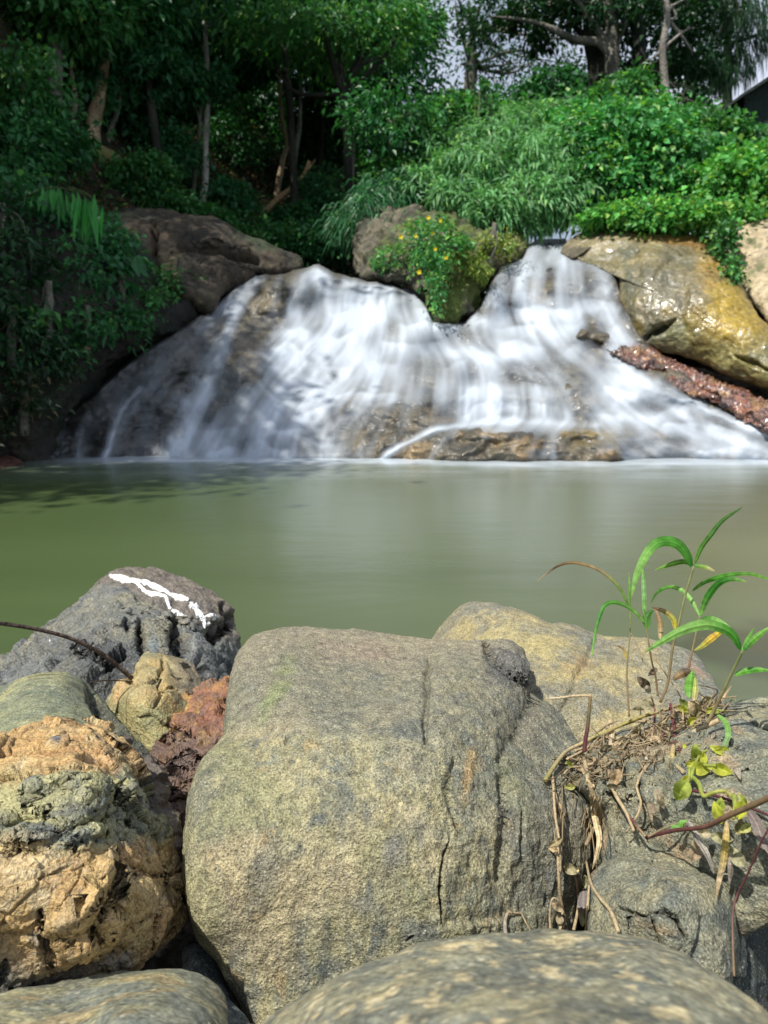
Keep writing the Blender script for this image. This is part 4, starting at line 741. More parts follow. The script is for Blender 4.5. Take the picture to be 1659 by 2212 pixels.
# left bank: brown slab and dark overgrown wall
rock('rock_slab', [(225, 500), (240, 462), (300, 455), (360, 457), (420, 468), (480, 485), (540, 512), (600, 538), (645, 562), (640, 585), (590, 592), (552, 592), (500, 622), (450, 662), (400, 640), (330, 600), (260, 560)],
    [(240, 470, 12.0), (400, 470, 12.0), (640, 565, 12.2), (560, 590, 11.5), (330, 590, 10.6), (450, 650, 10.5), (430, 560, 11.2)],
    M_mossr, lambda P, p, dd: cmix(pal(P, [(.042, .033, .022), (.065, .05, .032), (.022, .022, .018)], 1.8, 361, (1, 1, .6)), (.03, .05, .02), .6*sst(.0, .3, fbm(P, 1.3, 4, 362))),  # slab colours darkened for the shade it lies in
    'bare brown rock slab sloping down to the left end of the falls', disp=dY(.20, .8, .10, 1.7, 360), useY=True, cen=(430, 550), R=.4, B=1.2, k=2.8, nr=150, nc=260,
    cracks=[([(330, 560), (400, 545), (480, 560), (560, 570)], 9, .25), ([(330, 470), (325, 520), (340, 580)], 8, .2)], ledges=[([(560, 555), (470, 535), (400, 530), (330, 545)], 8, 50, .2)],
    blobs=[(358, 575, 26, 40, 0, (.24, .19, .11), .9), (300, 500, 60, 30, 5, (.15, .11, .07), .5)])
bank, I_bank = rock('bank_rock', [(-120, 400), (-60, 380), (0, 395), (60, 420), (160, 445), (230, 470), (300, 540), (370, 610), (440, 655), (452, 672), (410, 702), (330, 745), (262, 795), (200, 850), (150, 890), (118, 940), (100, 1000), (60, 1030), (-60, 1040), (-160, 1030), (-180, 700)],
    [(-60, 400, 8.6), (100, 430, 9.6), (300, 560, 10.3), (440, 660, 10.6), (0, 700, 8.0), (200, 700, 9.1), (330, 740, 10.1), (50, 980, 8.2), (-80, 1000, 7.9), (200, 840, 9.4), (110, 960, 8.7)],
    M_mossr, lambda P, p, dd: cmix(pal(P, [(.025, .022, .018), (.035, .03, .02), (.015, .018, .015)], 1.2, 371), (.012, .028, .012), .8*sst(-.05, .2, fbm(P, 1.0, 4, 372))),
    'dark overgrown rock wall of the left bank', disp=dY(.30, .7, .25, 1.1, 370), useY=True, cen=(120, 740), R=.7, B=1.5, k=2.8, nr=180, nc=300)
rock('rock', [(-40, 1000), (-10, 985), (25, 985), (48, 1000), (40, 1022), (0, 1032), (-40, 1028)], [(0, 985, 8.3), (40, 1010, 8.1), (-20, 1020, 7.9)],
    M_wetr, lambda P, p, dd: pal(P, [(.10, .04, .03), (.07, .03, .025), (.13, .07, .05)], 3, 381), 'small dark red rock at the waterline on the left edge', disp=dY(.05, 2, .04, 3, 380), useY=True, cen=(0, 1008), R=.1, B=.3, nr=60, nc=100)
# ------------------------------------------------------------------ vegetation
def unit(v): return v/(np.linalg.norm(v, axis=-1, keepdims=True)+1e-9)
def leafmesh(C, D, Nn, Ln, wr, droop=.15, fold=.25):
    """folded leaves: base, left, midrib, right, tip"""
    D = unit(D); S_ = unit(np.cross(D, Nn)); U = unit(np.cross(S_, D)); L = Ln[:, None]; w = L*wr
    b = C; m = C+D*L*.5-U*w*fold*.5; tpp = C+D*L*(1-droop*.3)-np.array((0, 0, 1))*L*droop
    l = C+D*L*.42+S_*w*.5+U*w*fold*.5; r = C+D*L*.42-S_*w*.5+U*w*fold*.5
    V = np.stack([b, l, m, r, tpp], 1).reshape(-1, 3); i = np.arange(len(C))*5
    F = np.concatenate([np.stack([i, i+2, i+4, i+1], 1), np.stack([i, i+3, i+4, i+2], 1)]); return V, F
def leafcol(rg, n, pal_, br=.0):
    a, b_, c_ = [np.array(q) for q in pal_]; t = rg.rand(n, 1); u = (rg.rand(n, 1) < .06+br)
    col = a*(1-t)+b_*t; col = np.where(u, c_, col)*(.75+.5*rg.rand(n, 1)); return np.repeat(col, 5, 0)
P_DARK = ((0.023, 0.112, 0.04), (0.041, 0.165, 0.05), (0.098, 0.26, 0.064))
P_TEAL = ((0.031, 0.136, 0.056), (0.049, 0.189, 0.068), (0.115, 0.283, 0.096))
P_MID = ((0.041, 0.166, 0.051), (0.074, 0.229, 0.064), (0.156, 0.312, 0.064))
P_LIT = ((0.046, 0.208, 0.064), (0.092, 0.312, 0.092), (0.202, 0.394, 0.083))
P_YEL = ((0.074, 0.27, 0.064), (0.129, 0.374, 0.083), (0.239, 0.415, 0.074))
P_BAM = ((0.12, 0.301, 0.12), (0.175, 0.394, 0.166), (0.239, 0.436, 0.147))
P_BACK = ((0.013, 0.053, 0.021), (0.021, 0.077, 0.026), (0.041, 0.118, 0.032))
def foliage(rg, balls, nclump, per, size, wr, pal_, droop=.2, spread=.16, br=0., down=.15, shell=.45, narrow=None):
    """balls: (centre, (rx, ry, rz)); leaves in clumps spread through each ball, most of them near its outside"""
    VV = []; FF = []; CC = []; off = 0; cen = []
    tot = sum(r[0]*r[2] for _, r in balls)
    for c, r in balls:
        k = max(4, int(nclump*r[0]*r[2]/tot)); d = unit(rg.randn(k, 3)); rad = (shell+(1-shell)*rg.rand(k, 1)**.6)
        d *= 1+.22*perlin(d*2.2+np.array(c), 4)[:, None]
        cc = np.array(c)+d*rad*np.array(r); cen.append(cc); n = k*per
        cs = np.repeat(cc, per, 0)+rg.randn(n, 3)*spread*np.mean(r)*(.6+.8*np.repeat(rg.rand(k, 1), per, 0))*np.array((1, 1, .7))
        out_ = unit(cs-np.array(c)); D = unit(out_*.7+rg.randn(n, 3)*.7-np.array((0, 0, down))); Nn = unit(rg.randn(n, 3)*.65+np.array((0, 0, 1.0))+out_*.35)
        V, F = leafmesh(cs, D, Nn, size*(.55+.8*rg.rand(n)), wr, droop); shade = np.repeat(.7+.6*rg.rand(k), per)
        co = leafcol(rg, n, pal_, br)*np.repeat(shade, 5)[:, None]
        VV.append(V); FF.append(F+off); CC.append(co); off += len(V)
    return np.vstack(VV), np.vstack(FF), np.vstack(CC), np.vstack(cen)
def hit(px, py, y0=10.5, y1=60):
    ys = np.arange(y0, y1, .1); d = rays([(px, py)])[0]; Q = CAM+d*(ys/d[1])[:, None]; z = terr(Q[:, 0], Q[:, 1]); k = np.nonzero(z > Q[:, 2])[0]
    return ys[k[0]] if len(k) else None
def ball(px, py, Y, rx, ry, rd=None):
    s = Y/1640.; return (a1(px, py, Y), (rx*s, rd if rd else rx*s*.8, ry*s))
def barkcol(V, c1, c2, s=3): return cmix(np.tile(np.array(c1, float), (len(V), 1)), c2, sst(-.1, .25, fbm(V, s, 4, 7, .6, (1, 1, .5))))
SEED = [10]
def tree(name, label, cat, trunks, balls, leaf, nclump=120, per=60, group=None, bark=((.16, .15, .12), (.07, .07, .055)), limbs=7, floor=None, **kw):
    """trunks: list of (frame path bottom to top, Y, (r0, r1) in metres)"""
    SEED[0] += 1; rg = np.random.RandomState(SEED[0]); paths = []; rads = []; base = None
    for path, Y, r in trunks:
        Yl = np.full(len(path), Y) if np.isscalar(Y) else np.array(Y); P = atY(path, Yl)
        if base is None: base = P[0].copy()
        P[1:] += rg.randn(len(P)-1, 3)*r[0]*.25; P = np.vstack([P[0]-(0, 0, .5), P]) if floor is None else P
        paths.append(P); rads.append((r[0]*1.25,)+tuple(r))
    V = None
    if balls:
        size, wr, pal_ = leaf; V, F, C, cen = foliage(rg, balls, nclump, per, size, wr, pal_, **kw)
        if base is None: base = balls[0][0]-np.array((0, 0, balls[0][1][2]))
        if not paths: paths.append(np.array([base-(0, 0, .2), base+(0.05, 0, .4), balls[0][0]])); rads.append((.05, .04, .02))
        top = paths[0][-1]
        for i in rg.choice(len(cen), min(limbs, len(cen)), False):
            b0 = paths[0][-1 if rg.rand() < .6 else max(0, len(paths[0])-2)]; mid = (b0+cen[i])/2+rg.randn(3)*.12*np.linalg.norm(cen[i]-b0)
            paths.append(np.array([b0, mid, cen[i]])); r = rads[0][-1]*.65; rads.append((r, r*.6, r*.2))
    root = empty(name, label, cat, base, group)
    TV, TF = tubes(paths, rads, 9, 22); isT = 'tree' in cat
    nT = (22+2)*9; disp_ = fbm(TV, 6, 3, 8)*.02; TV = TV+disp_[:, None]
    under(mk('trunk' if isT else 'stem', TV, TF, M_bark, None, barkcol(TV, *bark)), root)
    if V is not None: under(mk('crown' if isT else 'foliage', V, F, M_leaf, None, C, smooth=False), root)
    return root

# --- trees of the left forest whose stems show
def gtree(label, path, r, balls, leaf, nclump=120, per=60, bark=((.22, .21, .17), (.10, .10, .08)), name='slender_tree', **kw):
    Y = hit(*path[0]) or 15.; return tree(name, label, 'tree', [(path, Y, r)], [ball(*b[:2], Y+b[2], *b[3:]) for b in balls], leaf, nclump, per, bark=bark, **kw)
LF = (.15, .5, P_DARK); LT = (.15, .52, P_TEAL); LM = (.16, .5, P_MID)
gtree('pale slender tree trunk left of centre, standing straight from the slope', [(437, 448), (441, 390), (449, 300), (450, 200), (445, 60), (440, -120)], (.062, .045), [(430, -40, 0, 190, 90), (330, 60, .5, 110, 60)], LT, 190, 60, bark=((.42, .41, .36), (.18, .18, .15)))
gtree('thick grey trunk cut by the top of the frame near the left corner', [(118, 235), (120, 120), (127, 0), (130, -150)], (.12, .10), [(110, -20, 0, 150, 100), (60, 90, .4, 90, 70)], LM, 170, 60, bark=((.26, .24, .21), (.13, .12, .10)))
gtree('broad brown trunk, sunlit at its flared foot on the left slope', [(200, 308), (204, 265), (212, 190), (222, 100), (225, -60)], (.13, .065), [(230, -20, .5, 150, 90), (290, 80, .8, 80, 60)], LF, 170, 60, bark=((.42, .32, .20), (.24, .18, .11)))
gtree('thin bare pale sapling just left of the broad brown trunk', [(157, 265), (160, 220), (155, 150), (158, 90)], (.05, .035), [(160, 70, 0, 70, 40)], LM, 50, 60, bark=((.30, .26, .18), (.18, .16, .11)))
gtree('twisted light brown trunk with a kink, centre of the dark forest', [(598, 432), (602, 395), (612, 340), (622, 312), (612, 270), (604, 205), (600, 120)], (.07, .045), [(590, 70, 0, 150, 60), (520, 130, .4, 80, 50)], LF, 170, 60, bark=((.50, .40, .26), (.28, .22, .14)))
gtree('grey forked trunk just right of the twisted one', [(632, 385), (638, 330), (647, 270), (650, 190), (655, 60)], (.07, .04), [(680, 60, .6, 130, 60), (720, 110, 1, 90, 50)], LT, 190, 60, bark=((.48, .48, .43), (.22, .22, .19)))
gtree('slim mottled trunk between the dark forest and the bush', [(752, 458), (758, 390), (762, 300), (766, 200), (762, 110), (765, 0)], (.06, .045), [(800, 60, 1, 130, 70), (780, 190, .6, 70, 50)], LM, 190, 60)
gtree('very thin leaning sapling left of the pale slender trunk', [(418, 428), (424, 350), (432, 270), (430, 200)], (.04, .025), [(400, 180, 0, 80, 45)], LT, 60, 60, limbs=4)
gtree('thin dark sapling on the slope between the brown trunk and the pale one', [(232, 305), (250, 250), (262, 200), (268, 120)], (.045, .03), [(290, 140, 0, 90, 60)], LT, 80, 60, limbs=4)
gtree('short knotty sapling with pale blotches low on the slope', [(330, 350), (332, 300), (345, 250), (350, 190)], (.05, .03), [(370, 200, .3, 70, 50)], LT, 60, 60, limbs=4)
Yb = hit(600, 436) or 15
tree('fallen_branch', 'broken light brown branch leaning up to the right in the dark forest', 'branch', [([(560, 470), (598, 433), (630, 405), (655, 380), (668, 350)], Yb-1.3, (.06, .04)), ([(655, 382), (680, 345)], Yb-1.3, (.022, .01))], [], LF, bark=((.62, .42, .22), (.4, .28, .15)), floor=1)
# --- canopy trees: crowns that meet overhead
def canopy(label, C, r, zb, leaf, n, per=80, group=None, **kw):
    C = np.array(C, float); SEED[0] += 1; rg = np.random.RandomState(SEED[0]); V, F, Cc, cen = foliage(rg, [(C, r)], n, per, *leaf, **kw)
    x0, y0 = C[0]+rg.randn()*.3, C[1]+.3; z0 = float(terr(np.array([x0]), np.array([y0]))[0]) if zb is None else zb; b0 = np.array((x0, y0, z0)); root = empty('forest_tree', label, 'tree', b0, group)
    T = [np.array([b0-(0, 0, .4), lerp(b0, C, .5)+rg.randn(3)*.15, C])]; R_ = [(.10, .08, .05)]
    for i in rg.choice(len(cen), 8, False): T.append(np.array([lerp(b0, C, .75), lerp(lerp(b0, C, .75), cen[i], .5)+rg.randn(3)*.2, cen[i]])); R_.append((.06, .04, .015))
    TV, TF = tubes(T, R_, 9, 20); under(mk('trunk', TV, TF, M_bark, None, barkcol(TV, (.06, .058, .045), (.03, .032, .025))), root); under(mk('crown', V, F, M_leaf, None, Cc, smooth=False), root); return root
gC = 'canopy trees of the dark left forest'; lC = 'dark leafy forest tree whose crown joins the canopy over the left slope'
LC = (.19, .5, P_DARK)
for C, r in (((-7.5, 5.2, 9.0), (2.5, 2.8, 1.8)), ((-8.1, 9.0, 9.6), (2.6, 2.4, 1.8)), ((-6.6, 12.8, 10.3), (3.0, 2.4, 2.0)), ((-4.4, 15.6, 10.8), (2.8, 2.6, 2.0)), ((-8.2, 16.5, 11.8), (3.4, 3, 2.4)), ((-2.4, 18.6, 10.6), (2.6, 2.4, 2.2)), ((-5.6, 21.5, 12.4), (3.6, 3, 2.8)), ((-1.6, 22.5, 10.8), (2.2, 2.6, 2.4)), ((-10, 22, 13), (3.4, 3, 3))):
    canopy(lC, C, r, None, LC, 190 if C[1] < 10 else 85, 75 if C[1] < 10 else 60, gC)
canopy('tree with a sunlit flat-topped crown above the centre of the forest', a1(730, 70, 16.5), (2.1, 1.6, .35), None, (.14, .5, P_MID), 70, 70, shell=.2, br=.1)
canopy('dark tree at the left edge of the patch of sky', a1(825, 110, 19), (1.1, 1.6, 1.7), None, (.16, .5, P_DARK), 80, 60, shell=.2, spread=.24)
# --- shrubs in the shade of the left forest
gS = 'shrubs on the shaded forest slope'; lS = 'dark leafy shrub on the shaded slope of the left forest'
rgS = np.random.RandomState(77)
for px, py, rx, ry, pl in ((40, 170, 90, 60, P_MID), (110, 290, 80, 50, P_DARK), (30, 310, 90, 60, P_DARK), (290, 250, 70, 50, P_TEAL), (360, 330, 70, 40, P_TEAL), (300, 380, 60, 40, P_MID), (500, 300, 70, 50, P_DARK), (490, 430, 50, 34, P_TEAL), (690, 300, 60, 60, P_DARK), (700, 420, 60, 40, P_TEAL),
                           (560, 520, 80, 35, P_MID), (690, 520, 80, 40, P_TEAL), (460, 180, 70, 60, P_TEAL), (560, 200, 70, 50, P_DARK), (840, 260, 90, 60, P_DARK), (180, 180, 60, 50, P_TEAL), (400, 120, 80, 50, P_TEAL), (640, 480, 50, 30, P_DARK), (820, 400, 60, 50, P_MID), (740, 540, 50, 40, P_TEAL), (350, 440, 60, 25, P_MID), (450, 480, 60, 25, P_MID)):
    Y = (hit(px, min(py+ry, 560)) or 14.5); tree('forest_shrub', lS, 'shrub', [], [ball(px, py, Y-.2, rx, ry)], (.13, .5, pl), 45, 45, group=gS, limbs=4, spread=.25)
for px, py, rx, ry, YY, lab in ((560, 230, 120, 90, 26, 'deep shadowed thicket behind the twisted trunk in the middle of the forest'), (700, 250, 100, 100, 24, 'deep shadowed thicket behind the slim mottled trunk')):
    tree('thicket', lab, 'bush', [], [ball(px, py, YY, rx, ry, 1.2)], (.2, .5, P_DARK), 120, 45, limbs=4, shell=.1)
# --- sunlit bushes on the right bank
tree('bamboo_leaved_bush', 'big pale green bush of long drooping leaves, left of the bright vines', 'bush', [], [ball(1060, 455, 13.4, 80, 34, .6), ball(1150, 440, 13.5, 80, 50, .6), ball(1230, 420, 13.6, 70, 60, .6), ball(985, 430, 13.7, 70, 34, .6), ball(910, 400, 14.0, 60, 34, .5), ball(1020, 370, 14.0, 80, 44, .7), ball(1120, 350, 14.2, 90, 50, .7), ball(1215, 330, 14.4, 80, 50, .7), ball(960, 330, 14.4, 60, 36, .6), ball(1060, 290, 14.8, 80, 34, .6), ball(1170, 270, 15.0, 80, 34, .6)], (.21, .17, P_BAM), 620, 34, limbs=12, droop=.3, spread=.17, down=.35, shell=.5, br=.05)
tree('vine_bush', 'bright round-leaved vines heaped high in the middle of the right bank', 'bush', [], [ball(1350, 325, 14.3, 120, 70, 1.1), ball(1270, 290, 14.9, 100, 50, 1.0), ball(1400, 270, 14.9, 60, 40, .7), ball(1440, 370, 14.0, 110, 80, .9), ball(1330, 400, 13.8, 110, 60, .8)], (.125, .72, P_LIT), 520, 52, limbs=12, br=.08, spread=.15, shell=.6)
tree('leafy_bush', 'yellow-green leafy bush at the right edge above the pale rock', 'bush', [], [ball(1640, 395, 12.9, 90, 65, .9), ball(1570, 410, 13.0, 70, 50, .7)], (.13, .7, P_YEL), 210, 52, limbs=8, br=.1, spread=.17, shell=.6)
tree('leafy_bush', 'dark green bush in the hollow behind the yellow-green one on the right', 'bush', [], [ball(1520, 320, 14.8, 90, 55, .9), ball(1620, 335, 15.0, 70, 36, .8)], (.13, .65, P_MID), 200, 48, limbs=8, spread=.17)
tree('creeper_mat', 'low bright green creeper trailing over the top of the olive slab', 'creeper', [], [ball(1450, 468, 12.5, 110, 24, .4), ball(1350, 470, 12.8, 90, 20, .4), ball(1560, 470, 12.2, 90, 20, .4)], (.10, .75, P_YEL), 200, 48, limbs=4, br=.12, spread=.25, shell=.3)
tree('creeper_mat', 'creeper with small leaves hanging down the pale rock at the right', 'creeper', [], [ball(1560, 520, 11.5, 20, 45, .15), ball(1580, 590, 11.1, 12, 40, .12)], (.08, .7, P_MID), 40, 22, limbs=3, br=.1, spread=.35, shell=.1)
tree('mixed_bush', 'yellowish and dark mixed bush between the forest and the long-leaved bush', 'bush', [], [ball(900, 330, 15.0, 90, 70, .9), ball(850, 400, 14.6, 60, 55, .7), ball(990, 280, 15.4, 90, 50, .8)], (.15, .55, P_MID), 240, 42, limbs=10, br=.08, spread=.16)
tree('tall_bush', 'pointed heap of climbing leaves below the big forked tree', 'bush', [], [ball(1350, 205, 16.0, 40, 40, .6), ball(1240, 250, 16.2, 90, 28, .7), ball(1450, 270, 16.0, 80, 30, .7), ball(1100, 262, 16.2, 80, 22, .6), ball(1330, 245, 16., 90, 30, .7)], (.17, .5, P_MID), 190, 42, limbs=8, br=.05, spread=.2)
tree('grass_tuft', 'dark grassy clump in the hollow behind the mossy outcrop', 'bush', [], [ball(800, 470, 13.6, 70, 40, .5), ball(860, 430, 14.0, 60, 40, .5)], (.28, .08, P_TEAL), 80, 40, limbs=4, droop=.5, spread=.25)
# plant with yellow flowers on the outcrop
rgF = np.random.RandomState(91)
fl = tree('flowering_plant', 'trailing plant with small yellow flowers on the mossy outcrop', 'plant', [], [ball(905, 530, 11.7, 40, 55, .25), ball(945, 550, 11.3, 26, 80, .2), ball(938, 625, 11.1, 14, 45, .12), ball(1000, 530, 11.5, 30, 20, .15), ball(845, 560, 11.85, 40, 26, .18), ball(960, 490, 11.7, 26, 24, .15)], (.075, .5, P_LIT), 110, 26, limbs=8, br=.15, spread=.28, shell=.3)
tree('herb_mat', 'low yellow-green herbs on the right shoulder of the mossy outcrop', 'plant', [], [ball(1060, 525, 12.0, 50, 18, .25), ball(1100, 520, 12.3, 34, 14, .2), ball(1010, 560, 11.5, 22, 30, .12), ball(1040, 580, 11.5, 20, 26, .12)], (.06, .4, ((.11, .2, .03), (.2, .28, .05), (.35, .35, .08))), 70, 26, limbs=4, spread=.35, shell=.1, br=.1)
M_petal = colmat('petal', .5, .3, .3)
for px, py in ((951, 477), (935, 505), (898, 510), (963, 557), (905, 588), (866, 512), (940, 538), (925, 470)):
    C = a1(px, py, 11.05); r = .018+.010*rgF.rand(); k = 5; D = np.array([(math.cos(a), -.45, math.sin(a)) for a in np.arange(k)*2*math.pi/k+rgF.rand()])
    V, F = leafmesh(np.tile(C, (k, 1)), D, np.tile((0, -1., .2), (k, 1)), np.full(k, r*1.6), .75, 0); under(mk('flower', V, F, M_petal, None, np.tile((.80, .62, .03), (len(V), 1))), fl)
# --- trees against the sky at top right
SKY = (.15, .5, P_BACK)
tree('forked_tree', 'big tree with a pale forked trunk against the sky, top right', 'tree', [([(1332, 205), (1326, 150), (1320, 80), (1314, 0), (1310, -120)], 19, (.17, .12)), ([(1322, 110), (1295, 70), (1270, 30), (1230, -20)], 19, (.08, .05)), ([(1318, 120), (1290, 95), (1240, 85), (1190, 62), (1130, 40), (1060, 34)], 19, (.09, .02)), ([(1326, 100), (1345, 60), (1355, 0)], 19, (.07, .05))],
     [ball(1330, -20, 19, 150, 70), ball(1200, 10, 19.3, 130, 50), ball(1090, 40, 19.5, 110, 45)], SKY, 110, 48, bark=((.22, .21, .18), (.09, .09, .07)), limbs=14)
tree('dark_tree', 'dark thick trunk just left of the pale forked tree', 'tree', [([(1296, 205), (1286, 150), (1280, 90), (1272, 20), (1262, -120)], 19.6, (.22, .17)), ([(1282, 100), (1250, 60), (1215, 20)], 19.6, (.09, .03))], [ball(1190, 90, 20.5, 60, 26), ball(1240, -30, 20.5, 140, 60)], SKY, 50, 45, bark=((.05, .055, .04), (.03, .03, .025)), limbs=10)
tree('dark_tree', 'dark straight trunk between the forked tree and the pale twisted one', 'tree', [([(1378, 215), (1378, 120), (1376, 40), (1372, -120)], 20, (.17, .14))], [ball(1390, 20, 20.5, 100, 60), ball(1400, 130, 21, 50, 50)], SKY, 60, 45, bark=((.05, .06, .05), (.03, .035, .03)), limbs=10)
tree('slender_tree', 'pale twisted slender trunk right of the forked tree', 'tree', [([(1438, 210), (1434, 150), (1430, 100), (1438, 40), (1434, -60)], 17.5, (.075, .06)), ([(1434, 110), (1460, 80), (1490, 60)], 17.5, (.03, .02)), ([(1436, 50), (1458, 38), (1450, 10)], 17.5, (.03, .015)), ([(1434, 115), (1410, 125), (1395, 132)], 17.5, (.02, .01))], [ball(1470, 10, 18, 90, 50), ball(1500, 110, 18.5, 60, 70)], SKY, 60, 45, bark=((.30, .28, .25), (.16, .15, .13)), limbs=10)
tree('feathery_tree', 'dark feathery drooping tree near the top right corner', 'tree', [([(1572, 250), (1570, 180), (1572, 90), (1566, -40)], 21, (.12, .09))], [ball(1590, 20, 21, 90, 60), ball(1612, 90, 21, 34, 34), ball(1560, 120, 21, 30, 60), ball(1590, 150, 21, 30, 30)], (.34, .06, P_BACK), 70, 40, bark=((.04, .07, .035), (.03, .04, .03)), limbs=14, droop=.9, down=.9, shell=.1)
tree('far_tree', 'far small-leaved tree showing the sky through its crown', 'tree', [([(1010, 260), (1015, 150), (1020, 60)], 27, (.2, .1))], [ball(1020, 130, 27, 120, 60, 1.6), ball(1120, 140, 28, 120, 45, 1.6), ball(1000, 30, 27, 130, 60, 1.6), ball(1200, 130, 28, 90, 45, 1.6)], (.15, .5, P_BACK), 110, 20, limbs=20, spread=.22, shell=.1)
tree('far_tree', 'far dark tree filling the gap behind the slender pale trunk', 'tree', [([(1480, 260), (1485, 180), (1490, 100)], 27, (.2, .1))], [ball(1480, 180, 27, 70, 60), ball(1420, 170, 27, 90, 60), ball(1530, 150, 27, 40, 70), ball(1310, 170, 27, 120, 50)], (.18, .5, P_BACK), 120, 36, limbs=12, shell=.2)
tree('far_tree', 'far dark low tree at the foot of the patch of sky', 'tree', [([(1100, 300), (1100, 260), (1105, 230)], 24, (.2, .1))], [ball(1110, 240, 24, 110, 25), ball(970, 245, 23, 90, 28), ball(1560, 275, 25, 60, 30), ball(1200, 200, 24, 80, 30)], (.17, .5, P_DARK), 230, 55, limbs=6)
tree('bare_sapling', 'thin upright stem rising out of the bushes left of the sky gap', 'sapling', [([(1035, 330), (1034, 260), (1037, 195)], 14.6, (.022, .014)), ([(1060, 240), (1052, 215), (1045, 190)], 14.6, (.015, .01))], [ball(1037, 190, 14.6, 20, 12)], (.12, .4, P_MID), 8, 18, limbs=3, bark=((.12, .16, .08), (.1, .12, .07)))
# --- plants on the left bank wall
def onbank(px, py): return atY([(px, py)], [surf(I_bank, [(px, py)])[0][1]-.05])[0]
def bankball(px, py, rx, ry, rd=.3): C = surf(I_bank, [(px, py)])[0]; s = C[1]/1640.; return (C+(0, -.12, .02), (rx*s, rd, ry*s))
for lab, bl, lf, k, pr_, kw in (
    ('dense small-leaved vine hanging over the top of the left bank wall', [(150, 480, 110, 40), (230, 530, 80, 45), (190, 580, 50, 60), (110, 470, 60, 30)], (.085, .6, P_TEAL), 85, 28, {}),
    ('dark ivy curtain covering the left edge of the bank wall', [(10, 480, 60, 50), (40, 560, 60, 60), (-10, 620, 60, 60), (90, 590, 50, 60), (20, 660, 50, 40)], (.10, .55, P_BACK), 60, 26, {}),
    ('leafy vine at the upper left edge above the bank wall', [(30, 440, 70, 40), (20, 360, 80, 50)], (.10, .55, P_DARK), 55, 28, {}),
    ('broad heart-leaved plant on the left bank wall beside the brown slab', [(270, 610, 34, 30), (255, 570, 40, 28), (300, 560, 40, 25)], (.20, .8, P_TEAL), 12, 8, dict(down=.8)),
    ('small bright-leaved sprig halfway down the left bank wall', [(115, 672, 24, 22), (120, 700, 26, 18)], (.15, .6, P_MID), 6, 6, dict(down=.7)),
    ('fern-like trailing plant low on the left bank wall', [(50, 700, 60, 50), (100, 740, 70, 50), (40, 790, 60, 50)], (.10, .4, P_BACK), 50, 26, {}),
    ('scruffy plant with withered leaves at the foot of the left bank wall', [(60, 850, 60, 50), (130, 790, 60, 40), (30, 920, 40, 50)], (.09, .45, ((.02, .04, .02), (.03, .06, .025), (.16, .12, .06))), 60, 26, dict(br=.06)),
    ('low green plant between the bank wall and the left stream', [(380, 625, 50, 22), (410, 605, 40, 18), (350, 650, 30, 20)], (.075, .55, P_MID), 45, 28, {}),
    ('dark trailing leaves above the dark part of the left falls', [(210, 690, 60, 50), (280, 700, 50, 40), (170, 770, 50, 40)], (.09, .5, P_DARK), 55, 26, {})):
    tree('bank_plant', lab, 'plant', [], [bankball(*b) for b in bl], lf, k, pr_, limbs=5, spread=.3, shell=.2, **kw)
# long bright hanging leaves
rgL = np.random.RandomState(15); C = []; D = []; Ll = []
for x0, y0, n_, ln_ in ((70, 425, 6, 40), (110, 408, 9, 52), (150, 415, 9, 60), (190, 425, 9, 85), (205, 440, 7, 75)):
    for q in range(n_): C.append(a1(x0+rgL.uniform(-22, 22), y0+rgL.uniform(-8, 10), 8.9+rgL.uniform(-.15, .15))); D.append((rgL.uniform(-.25, .25), -.25, -1)); Ll.append(ln_/185.*rgL.uniform(.7, 1.1))
C = np.array(C); root = empty('long_leaved_plant', 'spray of long bright green leaves hanging above the left bank wall', 'plant', a1(140, 430, 9.2))
V, F = leafmesh(C, np.array(D), np.tile((0, -1., .4), (len(C), 1))+rgL.randn(len(C), 3)*.4, np.array(Ll), .17, .1); under(mk('foliage', V, F, M_leaf, None, np.repeat(np.array((.04, .24, .04))*(.7+.6*rgL.rand(len(C), 1)), 5, 0), smooth=False), root)
TV, TF = tubes([atY([(20, 470), (60, 425), (120, 405), (200, 425)], [9.2, 9, 8.9, 8.9]), atY([(60, 425), (60, 418), (50, 430)], [9, 8.9, 8.9]), atY([(150, 405), (190, 420), (212, 450)], [8.9]*3)], [(.012, .006)]*3, 6, 16)
under(mk('stem', TV, TF, M_bark, None, np.tile((.06, .09, .03), (len(TV), 1))), root)

# --- ground cover on the slopes: brown litter and small herbs
rg = np.random.RandomState(31); n = 42000; x = rg.uniform(-12, 7, n); y = rg.uniform(10.5, 27, n); k = (x < -.5) | (y > 12.5); x = x[k]; y = y[k]; z = terr(x, y); n = len(x)
kind = fbm(np.stack([x, y, 0*x], 1), .7, 3, 401) + .25*rg.randn(n) > -.02
V, F = leafmesh(np.stack([x, y, z+.03+.06*rg.rand(n)*kind], 1), unit(rg.randn(n, 3)*(1, 1, .4)+np.array((0, 0, .5))*kind[:, None]), unit(rg.randn(n, 3)*.4+(0, 0, 1)), .09+.08*rg.rand(n), .5, .1)
gc = np.where(kind[:, None], np.array((.035, .09, .03)), np.array((.20, .12, .07)))*(.5+rg.rand(n, 1))
lt = mk('leaf_litter', V, F, M_leaf, None, np.repeat(gc, 5, 0), smooth=False); tag(lt, 'fallen brown leaves and small herbs scattered over the forest slope', kind='stuff')
n = 9000; t_ = rg.rand(n); px = lerp(205, 350, t_)+rg.randn(n)*16; py = lerp(330, 440, t_)+rg.randn(n)*15
